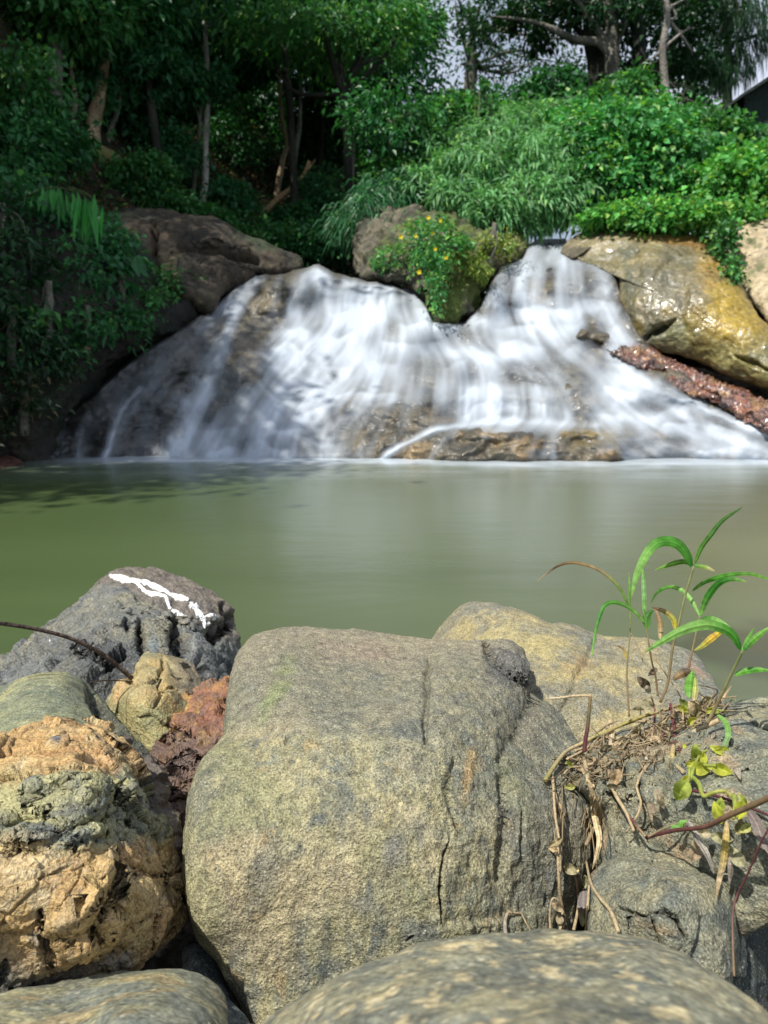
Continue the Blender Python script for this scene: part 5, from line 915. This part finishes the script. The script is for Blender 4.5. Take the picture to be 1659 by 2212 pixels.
# sunlit litter band on the left slope: a ridge, the sun put into its colour
rp_ = [(190, 320), (240, 355), (300, 395), (350, 440), (372, 455)]; yy = [(hit(*q) or 13.5)-.15 for q in rp_]; RP = atY(rp_, yy)
TV, TF = tubes([RP], [(.16, .22, .2, .2, .1)], 14, 60); TV = TV+(.05*fbm(TV, 4, 4, 9))[:, None]
lg = addbase(mk('sunlit_band', TV, TF, M_bark, None, cmix(barkcol(TV, (.24, .24, .08), (.14, .2, .05), 4), (.24, .17, .09), sst(0, .2, fbm(TV, 5, 3, 3))))); tag(lg, 'sunlit litter band slanting down the left slope, a ridge coloured bright', 'log')
# --- roofed hut at the right edge
root = empty('hut', 'dark hut with a sloping roof half out of view at the right edge', 'hut', a1(1640, 300, 20)-(0, 0, .5))
def prism(pts, Y0, Y1):
    A = atY(pts, [Y0]*len(pts)); B_ = A.copy(); B_[:, 1] = Y1; return np.vstack([A, B_])
M_wall = colmat('dark_boards', .8, .2, 0, .5, 12, .3)
V = prism([(1608, 330), (1608, 206), (1670, 166), (1900, 60), (1900, 330)], 20, 24); F3 = [(0, 1, 6, 5), (1, 2, 7, 6), (2, 3, 8, 7), (3, 4, 9, 8), (4, 0, 5, 9), (0, 4, 3, 1), (1, 3, 2, 2), (5, 6, 8, 9), (6, 7, 8, 8)]
me = bpy.data.meshes.new('wall'); me.from_pydata([tuple(v) for v in V], [], [(0, 1, 6, 5), (1, 2, 7, 6), (2, 3, 8, 7), (3, 4, 9, 8), (4, 0, 5, 9), (4, 3, 2, 1, 0), (5, 6, 7, 8, 9)]); me.materials.append(M_wall)
at = me.attributes.new('Col', 'FLOAT_COLOR', 'POINT'); at.data.foreach_set('color', [.02, .035, .028, 1]*10); ob = bpy.data.objects.new('wall', me); COL.objects.link(ob); under(ob, root)
V = prism([(1596, 214), (1598, 206), (1672, 157), (1905, 50), (1905, 58), (1672, 165)], 19.7, 24.3)
me = bpy.data.meshes.new('roof'); me.from_pydata([tuple(v) for v in V], [], [(0, 1, 7, 6), (1, 2, 8, 7), (2, 3, 9, 8), (3, 4, 10, 9), (4, 5, 11, 10), (5, 0, 6, 11), (5, 4, 3, 2, 1, 0), (6, 7, 8, 9, 10, 11)]); me.materials.append(M_wall)
at = me.attributes.new('Col', 'FLOAT_COLOR', 'POINT'); at.data.foreach_set('color', [.03, .04, .035, 1]*12); ob = bpy.data.objects.new('roof', me); COL.objects.link(ob); under(ob, root)
# ------------------------------------------------------------------ small plants and stalks on the foreground rocks
def fr3(pts): return [(1106+x/3., 1134+y/3.) for x, y in pts]      # crop units of the detail views
def fr6(pts): return [(1106+x/3., 1659+y/3.) for x, y in pts]
def blade(path, t, wpx, cols, name, root, mat=None, n=34, twist=0., dep=None, cur=.25):
    """ribbon leaf along frame points at ray distances t, folded along its midrib"""
    mat = mat or M_grass; p = resample(path, n, False); tt = np.interp(np.linspace(0, 1, n), np.linspace(0, 1, len(np.atleast_1d(t))), np.atleast_1d(t)); P = onray(p, tt)
    T = unit(np.gradient(P, axis=0)); vd = unit(P-CAM); sd_ = unit(np.cross(T, vd)); up_ = unit(np.cross(sd_, T))
    u = np.linspace(0, 1, n); w = (np.clip(np.sin(np.pi*np.clip(u, 0, 1)**.75), 0, 1)**.6*.92+.08*(1-u))*wpx*tt/FPX*.5
    a = (twist*(u-.5))[:, None]; s2 = sd_*np.cos(a)+up_*np.sin(a); n2 = np.cross(s2, T)
    k = 9; uu = np.linspace(-1, 1, k); rr = np.random.RandomState(int(abs(path[0][0]*3+path[-1][1])) % 9999)
    w = w*(1+.06*np.convolve(rr.randn(n+4), np.ones(5)/5, 'valid'))
    V = (P[:, None]+s2[:, None]*(w[:, None]*uu[None])[..., None]+n2[:, None]*(w[:, None]*cur*np.abs(uu)[None])[..., None]).reshape(-1, 3)
    cc = np.stack([np.interp(u, np.linspace(0, 1, len(cols)), [c[q] for c in cols]) for q in range(3)], 1); vein = 1+.16*rr.randn(k); vein[k//2] = 1.5
    cc = (cc[:, None]*vein[None, :, None]*(1+.10*rr.randn(n, 1, 1))).reshape(-1, 3); tip = np.repeat(sst(.93, 1.0, u), k); cc = cmix(cc, (.30, .20, .08), .7*tip)
    return under(mk(name, V, gridfaces(n, k), mat, None, cc), root)
def stem(path, t, r, cols, root, name='stem', mat=None, nod=0, n=40):
    p = resample(path, n, False); tt = np.interp(np.linspace(0, 1, n), np.linspace(0, 1, len(np.atleast_1d(t))), np.atleast_1d(t)); P = onray(p, tt)
    V, F = tubes([P], [r if hasattr(r, '__len__') else (r, r*.7)], 8, n)
    u = np.repeat(np.r_[0, np.linspace(0, 1, n), 1], 8); cc = np.stack([np.interp(u, np.linspace(0, 1, len(cols)), [c[k] for c in cols]) for k in range(3)], 1)
    return under(mk(name, V, F, mat or M_grass, None, cc), root)
G1 = (.12, .30, .04); G2 = (.07, .24, .03); GL = (.17, .34, .08); GD = (.035, .16, .02); ST = (.30, .30, .14); STB = (.28, .22, .12); BR = (.30, .20, .10); YE = (.50, .40, .04); DK = (.07, .045, .025); RD = (.14, .045, .05); DRY = (.42, .33, .20); DR2 = (.28, .21, .13)
gG = 'grass stems growing from the dry tangle'
def gr(label, base, t): return empty('grass_plant', label, 'grass', onray([base], [t])[0], None)
g = gr('slim grass stem farthest left in the green clump, with a brown-tipped arching leaf', (1359, 1547), 1.34)
stem(fr3([(760, 1240), (745, 1000), (750, 850), (765, 700), (765, 520), (760, 420)]), 1.34, .0015, [BR, STB, ST, G1], g)
blade(fr3([(765, 540), (690, 400), (560, 290), (400, 245), (290, 270), (200, 335), (155, 370)]), [1.34, 1.30, 1.27], 8, [G1, (.2, .27, .08), DRY, BR, DK, DRY], 'leaf', g)
blade(fr3([(765, 540), (762, 430), (758, 305)]), 1.34, 6, [GL, GL], 'leaf', g)
blade(fr3([(745, 870), (725, 810), (680, 780)]), 1.34, 6, [YE, BR, DK], 'leaf', g)
g = gr('grass stem with an upright spear leaf, second from the left in the green clump', (1422, 1505), 1.32)
stem(fr3([(945, 1110), (930, 980), (905, 880), (870, 660), (856, 540)]), 1.32, .0016, [BR, DK, STB, G1], g)
blade(fr3([(858, 580), (855, 430), (845, 265)]), 1.32, 10, [GL, (.2, .38, .15), GL], 'leaf', g)
blade(fr3([(865, 640), (780, 550), (680, 503), (610, 515), (572, 580), (540, 700), (512, 880)]), [1.32, 1.28, 1.26], 9, [GL, GL, G2, GD, G1, GL], 'leaf', g)
blade(fr3([(875, 670), (873, 600), (900, 560), (918, 548)]), 1.32, 16, [G2, (.05, .12, .03)], 'leaf', g)
blade(fr3([(960, 740), (962, 650), (940, 570), (912, 535)]), 1.33, 12, [DRY, BR, (.35, .24, .18)], 'dry_leaf', g)
g = gr('tallest grass stem of the green clump, with a broad arching leaf at its top', (1426, 1517), 1.30)
stem(fr3([(960, 1150), (1010, 1020), (1040, 800), (1080, 640), (1130, 430), (1178, 270)]), [1.30, 1.26], .0022, [BR, STB, ST, ST], g)
blade(fr3([(1160, 275), (1145, 210), (1085, 130), (1000, 103), (920, 130), (860, 210), (810, 320), (775, 470)]), [1.26, 1.24, 1.20, 1.18], 22, [GD, G2, G2, GL, GL, GL], 'leaf', g, twist=.8)
blade(fr3([(1175, 262), (1110, 238), (1020, 258), (925, 292)]), 1.27, 11, [G1, (.16, .3, .05)], 'leaf', g)
blade(fr3([(1180, 262), (1250, 272), (1315, 300)]), 1.26, 10, [G2, (.18, .25, .06), DRY], 'leaf', g)
blade(fr3([(1183, 255), (1225, 150), (1290, 60), (1365, -30), (1500, -120)]), [1.26, 1.22], 10, [G1, (.08, .2, .05), (.08, .17, .05)], 'leaf', g)
blade(fr3([(1058, 680), (1045, 612), (990, 562), (900, 530)]), 1.29, 11, [YE, (.3, .28, .05), BR, DK], 'dry_leaf', g)
g = gr('reddish grass stem leaning right in the middle of the green clump', (1488, 1440), 1.28)
stem(fr3([(1145, 925), (1180, 760), (1215, 590)]), 1.28, .0017, [(.3, .17, .1), STB, ST], g)
blade(fr3([(1215, 590), (1170, 500), (1110, 430), (1040, 402), (980, 412), (930, 450), (895, 515)]), [1.28, 1.30, 1.33], 9, [GL, GL, GL, G2, (.1, .2, .06)], 'leaf', g)
blade(fr3([(1220, 590), (1260, 480), (1330, 385), (1400, 353), (1460, 355), (1520, 368)]), [1.28, 1.24], 14, [GL, GD, GD, GL], 'leaf', g)
blade(fr3([(1220, 630), (1262, 606), (1330, 622), (1400, 668), (1450, 730)]), [1.28, 1.25], 13, [GD, GL, G2], 'leaf', g)
blade(fr3([(1365, 680), (1290, 735), (1230, 785), (1178, 815)]), 1.27, 13, [YE, (.6, .38, .05), (.35, .32, .05), (.3, .34, .08)], 'yellow_leaf', g)
blade(fr3([(1165, 430), (1250, 370), (1400, 325), (1550, 318), (1700, 365)]), [1.3, 1.26, 1.2], 10, [(.1, .2, .05), G2, (.12, .26, .06), G1], 'leaf', g)
g = gr('thick grass stem on the right of the green clump, leaning out over the grey rock', (1530, 1560), 1.22)
stem(fr3([(1265, 1285), (1320, 1180), (1400, 1010), (1445, 915), (1492, 820)]), [1.24, 1.18], .0026, [DRY, STB, ST, (.22, .28, .1)], g)
blade(fr3([(1482, 812), (1440, 722), (1370, 672), (1250, 645), (1100, 685), (960, 762), (848, 832)]), [1.18, 1.14, 1.12], 21, [GD, G2, GL, GL, GL, (.2, .36, .1)], 'leaf', g, twist=.5)
blade(fr3([(1492, 815), (1525, 745), (1570, 665)]), 1.18, 8, [GL, G1], 'leaf', g)
blade(fr3([(1500, 812), (1560, 745), (1670, 660)]), 1.17, 13, [GD, G1, GL], 'leaf', g)
blade(fr3([(1440, 975), (1500, 950), (1580, 938), (1680, 942)]), 1.2, 12, [G1, G2, G1], 'leaf', g)
g = gr('short green blade with a dark folded strip beside it, on top of the dry tangle', (1490, 1510), 1.27)
blade(fr3([(1150, 1120), (1155, 1030), (1168, 935)]), 1.27, 22, [GL, G1, GL], 'leaf', g)
blade(fr3([(1180, 1140), (1190, 1050), (1185, 985)]), 1.27, 11, [DRY, (.5, .5, .15), (.3, .4, .1)], 'leaf', g)
blade(fr3([(1162, 945), (1110, 960), (1065, 985), (1045, 1010)]), 1.27, 18, [DK, DK, BR, DK], 'dry_leaf', g)
blade(fr3([(1330, 1230), (1385, 1280), (1400, 1360), (1375, 1430), (1330, 1530)]), 1.2, 11, [GL, GL, (.2, .3, .15), YE], 'leaf', g)
g = empty('broken_stalk', 'snapped dry stalk with its top bent over at a right angle, beside the big boulder', 'stalk', onray([(1262, 1620)], [1.24])[0])
stem(fr3([(468, 1470), (478, 1380), (492, 1290), (508, 1110)]), 1.24, .0032, [RD, RD, (.15, .14, .06), BR], g)
stem(fr3([(512, 1105), (400, 1108), (330, 1118), (248, 1125)]), 1.24, .0022, [DRY, DRY, (.5, .42, .28)], g, mat=M_dry)

# dry tangle
rg = np.random.RandomState(8)
def onR(px, py, off=.01):
    best = 9.
    for I in (I_right, I_big, I_low):
        i = np.argmin(((I[0]-(px, py))**2).sum(1))
        if np.hypot(*(I[0][i]-(px, py))) < 7: best = min(best, np.linalg.norm(I[1][i]+I[2][i]*off-CAM)-off*.3)
    return best if best < 9 else np.linalg.norm(surf(I_right, [(px, py)], off)[0]-CAM)
dg = empty('dry_tangle', 'tangled heap of dry brown stalks and roots lying over the right-hand boulder', 'dry plant', onray([(1380, 1560)], [1.3])[0])
def dstem(path, off, r, cols=(DRY, DR2), nm='dry_stalk', tt=None):
    t_ = tt if tt is not None else [min(onR(x, y, off), 1.45) for x, y in path]; return stem(path, t_, r, list(cols), dg, nm, M_dry, n=30)
for pth, off, r, cols in (
    (fr3([(430, 1430), (560, 1370), (700, 1300), (850, 1240), (1000, 1195), (1120, 1150)]), .03, .0032, (DR2, (.3, .26, .08), DR2)),
    (fr3([(215, 1659), (270, 1570), (350, 1470), (460, 1410), (620, 1330)]), .02, .0036, ((.25, .23, .08), DRY, (.3, .3, .1))),
    (fr3([(1340, 1265), (1200, 1330), (1090, 1375), (1060, 1390)]), .05, .004, (DRY, DRY, DR2)),
    (fr3([(1050, 1430), (1040, 1500), (1070, 1560), (1110, 1600)]), .03, .004, (DRY, (.5, .4, .15), DRY)),
    (fr3([(1030, 1160), (1050, 1300), (1060, 1390), (1110, 1510)]), .04, .003, (RD, RD, RD)),
    (fr3([(1060, 1400), (980, 1460), (880, 1560), (820, 1659)]), .02, .002, (RD, DR2, DRY)),
    (fr3([(900, 1400), (920, 1300), (925, 1200), (900, 1100)]), .05, .002, (DRY, RD, DR2)),
    (fr3([(720, 1400), (735, 1500), (700, 1659)]), .02, .0014, (DRY, DRY)),
    (fr3([(870, 1520), (890, 1400), (905, 1330)]), .03, .0022, ((.5, .42, .33), RD)),
    (fr3([(980, 1390), (965, 1280), (970, 1210)]), .05, .0015, (RD, DRY)),
    (fr3([(1270, 900), (1100, 1140), (1060, 1060), (960, 900)]), .09, .0012, (DRY, DR2)) if False else (fr3([(1110, 1260), (1100, 1140), (1060, 1060), (950, 900), (920, 860)]), .09, .0014, (DRY, DR2)),
    (fr3([(850, 890), (820, 790), (770, 700)]), .10, .0012, (DRY, DR2)),
    (fr6([(260, 50), (285, 200), (335, 290), (315, 420), (300, 560), (310, 800), (330, 950), (310, 1050)]), .02, .003, (DR2, DRY, DRY)),
    (fr6([(265, 60), (280, 300), (310, 500), (315, 680)]), .03, .0022, (DRY, DRY)),
    (fr6([(250, 1060), (245, 950), (260, 850), (300, 860), (345, 960), (330, 1050)]), .02, .0018, (DR2, DRY)),
    (fr6([(470, -60), (500, 100), (545, 230), (530, 380), (480, 500)]), .04, .004, (DRY, DRY, DR2)),
    (fr6([(620, 0), (660, 150), (740, 290), (790, 410)]), .03, .003, (DR2, DRY, DRY)),
    (fr6([(870, -20), (810, 110), (835, 230), (800, 330), (740, 420)]), .02, .002, (DRY, DRY)),
    (fr6([(690, 1060), (640, 930), (560, 830), (510, 740), (480, 600)]), .02, .0024, (DRY, DRY)),
    (fr6([(480, 1060), (490, 900), (500, 760)]), .03, .002, (DRY, DRY)),
    (fr6([(400, 1050), (430, 880), (410, 690)]), .03, .0025, (DRY, DR2)),
    (fr6([(0, 940), (60, 942)]), .01, .002, (DRY, DRY)), (fr6([(60, 940), (90, 1000), (120, 1055)]), .01, .0012, (DRY, DRY)),
    (fr6([(-40, 1085), (-45, 1000), (-25, 935), (0, 940)]), .012, .003, ((.3, .27, .24), DR2))):
    dstem(pth, off, r, cols)
for pth, off, w, cols in (
    (fr6([(485, -20), (520, 150), (540, 320), (565, 440), (560, 520), (520, 660)]), .03, 14, (DRY, (.5, .4, .24), DRY)),
    (fr6([(460, 780), (465, 900), (458, 1030)]), .03, 26, ((.22, .19, .18), (.25, .22, .2))),
    (fr3([(625, 1250), (645, 1340), (640, 1450), (615, 1560)]), .03, 11, (DRY, (.45, .38, .28))),
    (fr3([(560, 1270), (600, 1300), (560, 1400), (530, 1480)]), .03, 6, (DRY, DR2)),
    (fr3([(870, 1430), (890, 1350), (870, 1330)]), .03, 6, (DRY, DR2)),
    (fr3([(775, 1410), (800, 1480), (830, 1590)]), .02, 12, ((.3, .28, .27), (.25, .23, .2))),
    (fr3([(1290, 1290), (1380, 1380), (1430, 1500), (1480, 1650)]), .03, 22, ((.2, .17, .14), (.28, .24, .2), (.3, .26, .2))),
    (fr3([(440, 1500), (480, 1600), (520, 1659)]), .03, 16, (DRY, BR)),
    (fr6([(1135, 340), (1200, 450), (1270, 570), (1310, 690)]), .06, 12, ((.25, .23, .2), (.33, .3, .26), (.2, .18, .15))),
    (fr6([(1390, 340), (1385, 460), (1370, 600), (1340, 740), (1325, 850)]), .05, 13, (DRY, (.5, .38, .1), DRY, DR2)),
    (fr6([(1410, 540), (1415, 640), (1410, 760)]), .04, 10, ((.3, .26, .22), (.3, .26, .22)))):
    blade(pth, [min(onR(x, y, off), 1.45) for x, y in pth], w, list(cols), 'dry_blade', dg, M_dry, twist=.6, cur=.35)
for i in range(46):
    u = rg.rand(); a = np.array([lerp(1245, 1550, u), lerp(1640, 1520, u)])+rg.randn(2)*(14, 16); an = rg.uniform(-.9, .5); l_ = rg.uniform(30, 110); d_ = np.array((math.cos(an), math.sin(an)))*(l_/2)
    q = [tuple(a-d_), tuple(a+rg.randn(2)*6), tuple(a+d_)]; o_ = rg.uniform(.01, .06)
    if i % 2: dstem(q, o_, rg.uniform(.0012, .0026), (np.array(DRY)*rg.uniform(.5, 1.1), DR2))
    else: blade(q, [min(onR(x, y, o_), 1.45) for x, y in q], rg.uniform(5, 11), [tuple(np.array(DRY)*rg.uniform(.5, 1.1)), DR2], 'dry_blade', dg, M_dry, twist=rg.uniform(-1.5, 1.5), cur=.4)
# crumpled leaves in the tangle
def crumple(px, py, s, col_, off=.03, nm='crumpled_leaf', root=None, mat=None, sd=0, ang=None):
    root = root or dg; t_ = min(onR(px, py, off), 1.42); r_ = np.random.RandomState(int(px*7+py)); C = onray([(px, py)], [t_])[0]; n = 11
    a = r_.uniform(0, 2*math.pi) if ang is None else ang; u, v = np.meshgrid(np.linspace(-1, 1, n), np.linspace(0, 1, n)); w = np.sin(np.pi*v**.8)**.8*(.20+.14*r_.rand())
    X_ = u*w; Y_ = v-.5; Z_ = .9*np.abs(u)*w+.20*np.sin(4.5*v+r_.rand()*6)+.22*fbm(np.stack([X_.ravel()*3+px, Y_.ravel()*3, X_.ravel()*0], 1), 1.6, 3, 5).reshape(n, n)
    vd = unit(C-CAM); r0 = unit(np.cross(vd, (0, 0, 1.))); u0 = np.cross(r0, vd); sc_ = s*t_/FPX
    tl_ = r_.uniform(-.6, .6); A = r0*math.cos(a)+u0*math.sin(a); B_ = -r0*math.sin(a)+u0*math.cos(a); B_ = unit(B_+vd*tl_)
    V = C+(X_[..., None]*A+Y_[..., None]*B_-Z_[..., None]*vd)*sc_
    P_ = V.reshape(-1, 3); cc = np.array(col_)*(1+.5*fbm(P_, 90, 3, 3))[:, None]
    return under(mk(nm, P_, gridfaces(n, n), mat or M_dry, None, cc), root)
for px, py, s, c_ in ((1390, 1475, 34, (.12, .09, .06)), (1410, 1452, 28, (.16, .12, .08)), (1400, 1490, 20, (.3, .27, .2)), (1425, 1470, 16, (.4, .38, .33)), (1400, 1520, 24, (.22, .2, .12)), (1378, 1535, 26, (.26, .23, .14)), (1430, 1545, 24, (.2, .16, .1)), (1500, 1530, 36, (.33, .27, .15)), (1525, 1515, 28, (.3, .26, .14)), (1540, 1545, 26, (.36, .32, .15)), (1478, 1520, 26, (.25, .3, .08)), (1500, 1560, 26, (.4, .36, .06)),
                      (1480, 1545, 20, (.3, .28, .1)), (1378, 1580, 30, (.25, .22, .14)), (1350, 1600, 26, (.2, .17, .11)), (1310, 1620, 30, (.22, .2, .13)), (1290, 1650, 34, (.3, .22, .12)), (1240, 1690, 34, (.2, .17, .1)), (1230, 1700, 24, (.3, .3, .1)), (1330, 1680, 42, (.33, .24, .14)), (1325, 1700, 30, (.08, .07, .04)), (1268, 1680, 30, (.18, .19, .14)), (1425, 1725, 40, (.3, .25, .17)), (1408, 1745, 26, (.2, .16, .11)),
                      (1200, 1820, 30, (.33, .27, .15)), (1195, 1835, 20, (.4, .31, .18)), (1232, 1878, 30, (.3, .27, .16)), (1264, 1905, 26, (.3, .29, .17)), (1240, 1880, 20, (.42, .35, .2)), (1505, 1838, 46, (.3, .23, .15)), (1520, 1800, 30, (.34, .3, .2)), (1560, 1810, 40, (.3, .28, .16)), (1590, 1850, 44, (.33, .31, .19)), (1600, 1790, 34, (.26, .23, .12)), (1610, 1790, 26, (.3, .3, .1)), (1560, 1770, 30, (.24, .24, .16)), (1205, 1960, 26, (.35, .28, .18)), (1208, 1985, 22, (.3, .25, .16))):
    crumple(px, py, s, c_)
# fine roots: too many thin threads to count
paths = []; rads = []
for i in range(210):
    u = rg.rand(); a = np.array([lerp(1240, 1560, u), lerp(1665, 1525, u)])+rg.randn(2)*(20, 15); b_ = a+rg.randn(2)*(34, 22)+(-8, 10); m_ = (a+b_)/2+rg.randn(2)*12
    off = rg.uniform(.005, .05); q = [a, m_, b_]; paths.append(onray(q, [min(onR(x, y, off+.01*rg.randn()), 1.42) for x, y in q])); rads.append((.0012+.001*rg.rand(), .0007))
for i in range(26):
    a = np.array([rg.choice([1215, 1275, 1290]), rg.uniform(1700, 1780)])+rg.randn(2)*10; b_ = a+np.array((rg.randn()*12, rg.uniform(30, 110))); q = [a, (a+b_)/2+rg.randn(2)*7, b_]
    paths.append(onray(q, [min(onR(x, y, .02), 1.42) for x, y in q])); rads.append((.0013, .0007))
V, F = tubes(paths, rads, 5, 12); cc = np.repeat(np.array(DRY)*(.25+.6*rg.rand(len(paths), 1)), 14*5, 0)
o = under(mk('fine_roots', V, F, M_dry, None, cc), dg); o['kind'] = 'stuff'
# yellowing creeper on the right
yc = empty('yellow_leaved_creeper', 'creeper with wilting yellow-green leaves hanging over the right-hand boulder', 'creeper', onray([(1510, 1700)], [1.15])[0])
YG = (.42, .44, .06); YG2 = (.32, .38, .08)
for pth, r in ((fr3([(1320, 1560), (1250, 1555), (1180, 1530), (1130, 1490)]), .0022), (fr3([(1150, 1659), (1170, 1600), (1190, 1540), (1240, 1470), (1350, 1450)]), .0022), (fr6([(1160, 50), (1210, 100), (1240, 180), (1300, 160), (1380, 150), (1440, 200)]), .003), (fr6([(1150, 0), (1145, 80), (1120, 120)]), .002), (fr6([(1440, 180), (1445, 250), (1430, 330)]), .003), (fr3([(1290, 1190), (1340, 1200), (1400, 1210)]), .002)):
    stem(pth, [min(onR(x, y, .05), 1.4) for x, y in pth], r, [YG2, (.4, .38, .12)], yc)
for px, py, s, an in ((1505, 1630, 46, .3), (1495, 1650, 34, 2), (1516, 1660, 40, 5), (1552, 1620, 38, 1.3), (1560, 1622, 30, 1.8), (1560, 1663, 38, 4.6), (1520, 1638, 24, 0), (1472, 1708, 52, 2.7), (1480, 1690, 30, 2.8), (1550, 1755, 42, .4), (1556, 1738, 26, 0), (1600, 1750, 36, 3.), (1604, 1726, 26, .8), (1500, 1545, 26, 1), (1535, 1535, 28, 2), (1550, 1540, 20, .2), (1475, 1532, 22, 1.2), (1495, 1560, 26, 2.2), (1230, 1650, 18, 1), (1510, 1615, 22, 1.9), (1480, 1615, 18, .5)):
    crumple(px, py, s, YG if (px+py) % 3 else YG2, .055, 'leaf', yc, M_grass, ang=an)
blade(fr6([(1440, 310), (1425, 420), (1395, 530), (1370, 640)]), [1.14, 1.13], 17, [(.4, .45, .08), (.5, .42, .05), YE, DRY], 'leaf', yc)
# bare runner crossing the corner, and its thin dark side shoot
tw = empty('bare_runner', 'bare reddish runner slanting across the lower right rocks to the right edge', 'stem', onray([(1399, 1810)], [1.12])[0])
stem(fr6([(870, 450), (1050, 405), (1250, 380), (1400, 310), (1560, 240), (1800, 130)]), [1.14, 1.0, .92], (.0022, .003, .0035), [RD, (.2, .09, .08), (.24, .17, .1), (.24, .17, .1)], tw)
stem(fr6([(870, 450), (780, 340), (700, 220), (640, 120)]), [1.14, 1.18], .002, [DRY, RD, DRY, DRY], tw)
stem(fr6([(880, 445), (1000, 385), (1140, 335)]), 1.12, .0018, [DR2, (.2, .2, .1)], tw)
blade(fr6([(1030, 375), (1080, 385), (1100, 350), (1140, 345)]), 1.11, 10, [GL, G1, GL], 'leaf', tw)
th = empty('climbing_vine', 'thin dark red stem curving down along the right edge', 'stem', onray([(1586, 2110)], [.95])[0])
stem(fr6([(1440, 1350), (1430, 1100), (1440, 880), (1530, 680), (1620, 470), (1700, 330)]), [.98, 1.0, .95], .0013, [DR2, RD, RD], th)
stem(fr6([(1150, 140), (1350, 190), (1550, 260), (1720, 330)]), [1.12, 1.05], .0022, [RD, (.12, .05, .06), RD], th)
blade(fr6([(1530, 270), (1580, 350), (1620, 450), (1670, 560)]), 1.02, 20, [(.15, .12, .11), (.2, .17, .15)], 'dry_leaf', th, M_dry)
# dead twig over the painted rock
tg = empty('twig', 'dark bent dead twig reaching in from the left edge over the painted rock', 'twig', onray([(283, 1466)], [1.75])[0])
def fr1(pts): return [(x/3., 1188+y/3.) for x, y in pts]
stem(fr1([(-160, 455), (0, 475), (220, 510), (450, 570), (640, 660), (760, 750), (855, 832)]), [1.6, 1.62, 1.66, 1.72], (.0042, .004, .005), [(.06, .045, .04), (.07, .05, .04), (.10, .07, .05)], tg, 'shoot', M_bark)
stem(fr1([(585, 858), (700, 845), (860, 852)]), [1.62, 1.7], .0014, [DK, DK], tg, 'shoot', M_bark)
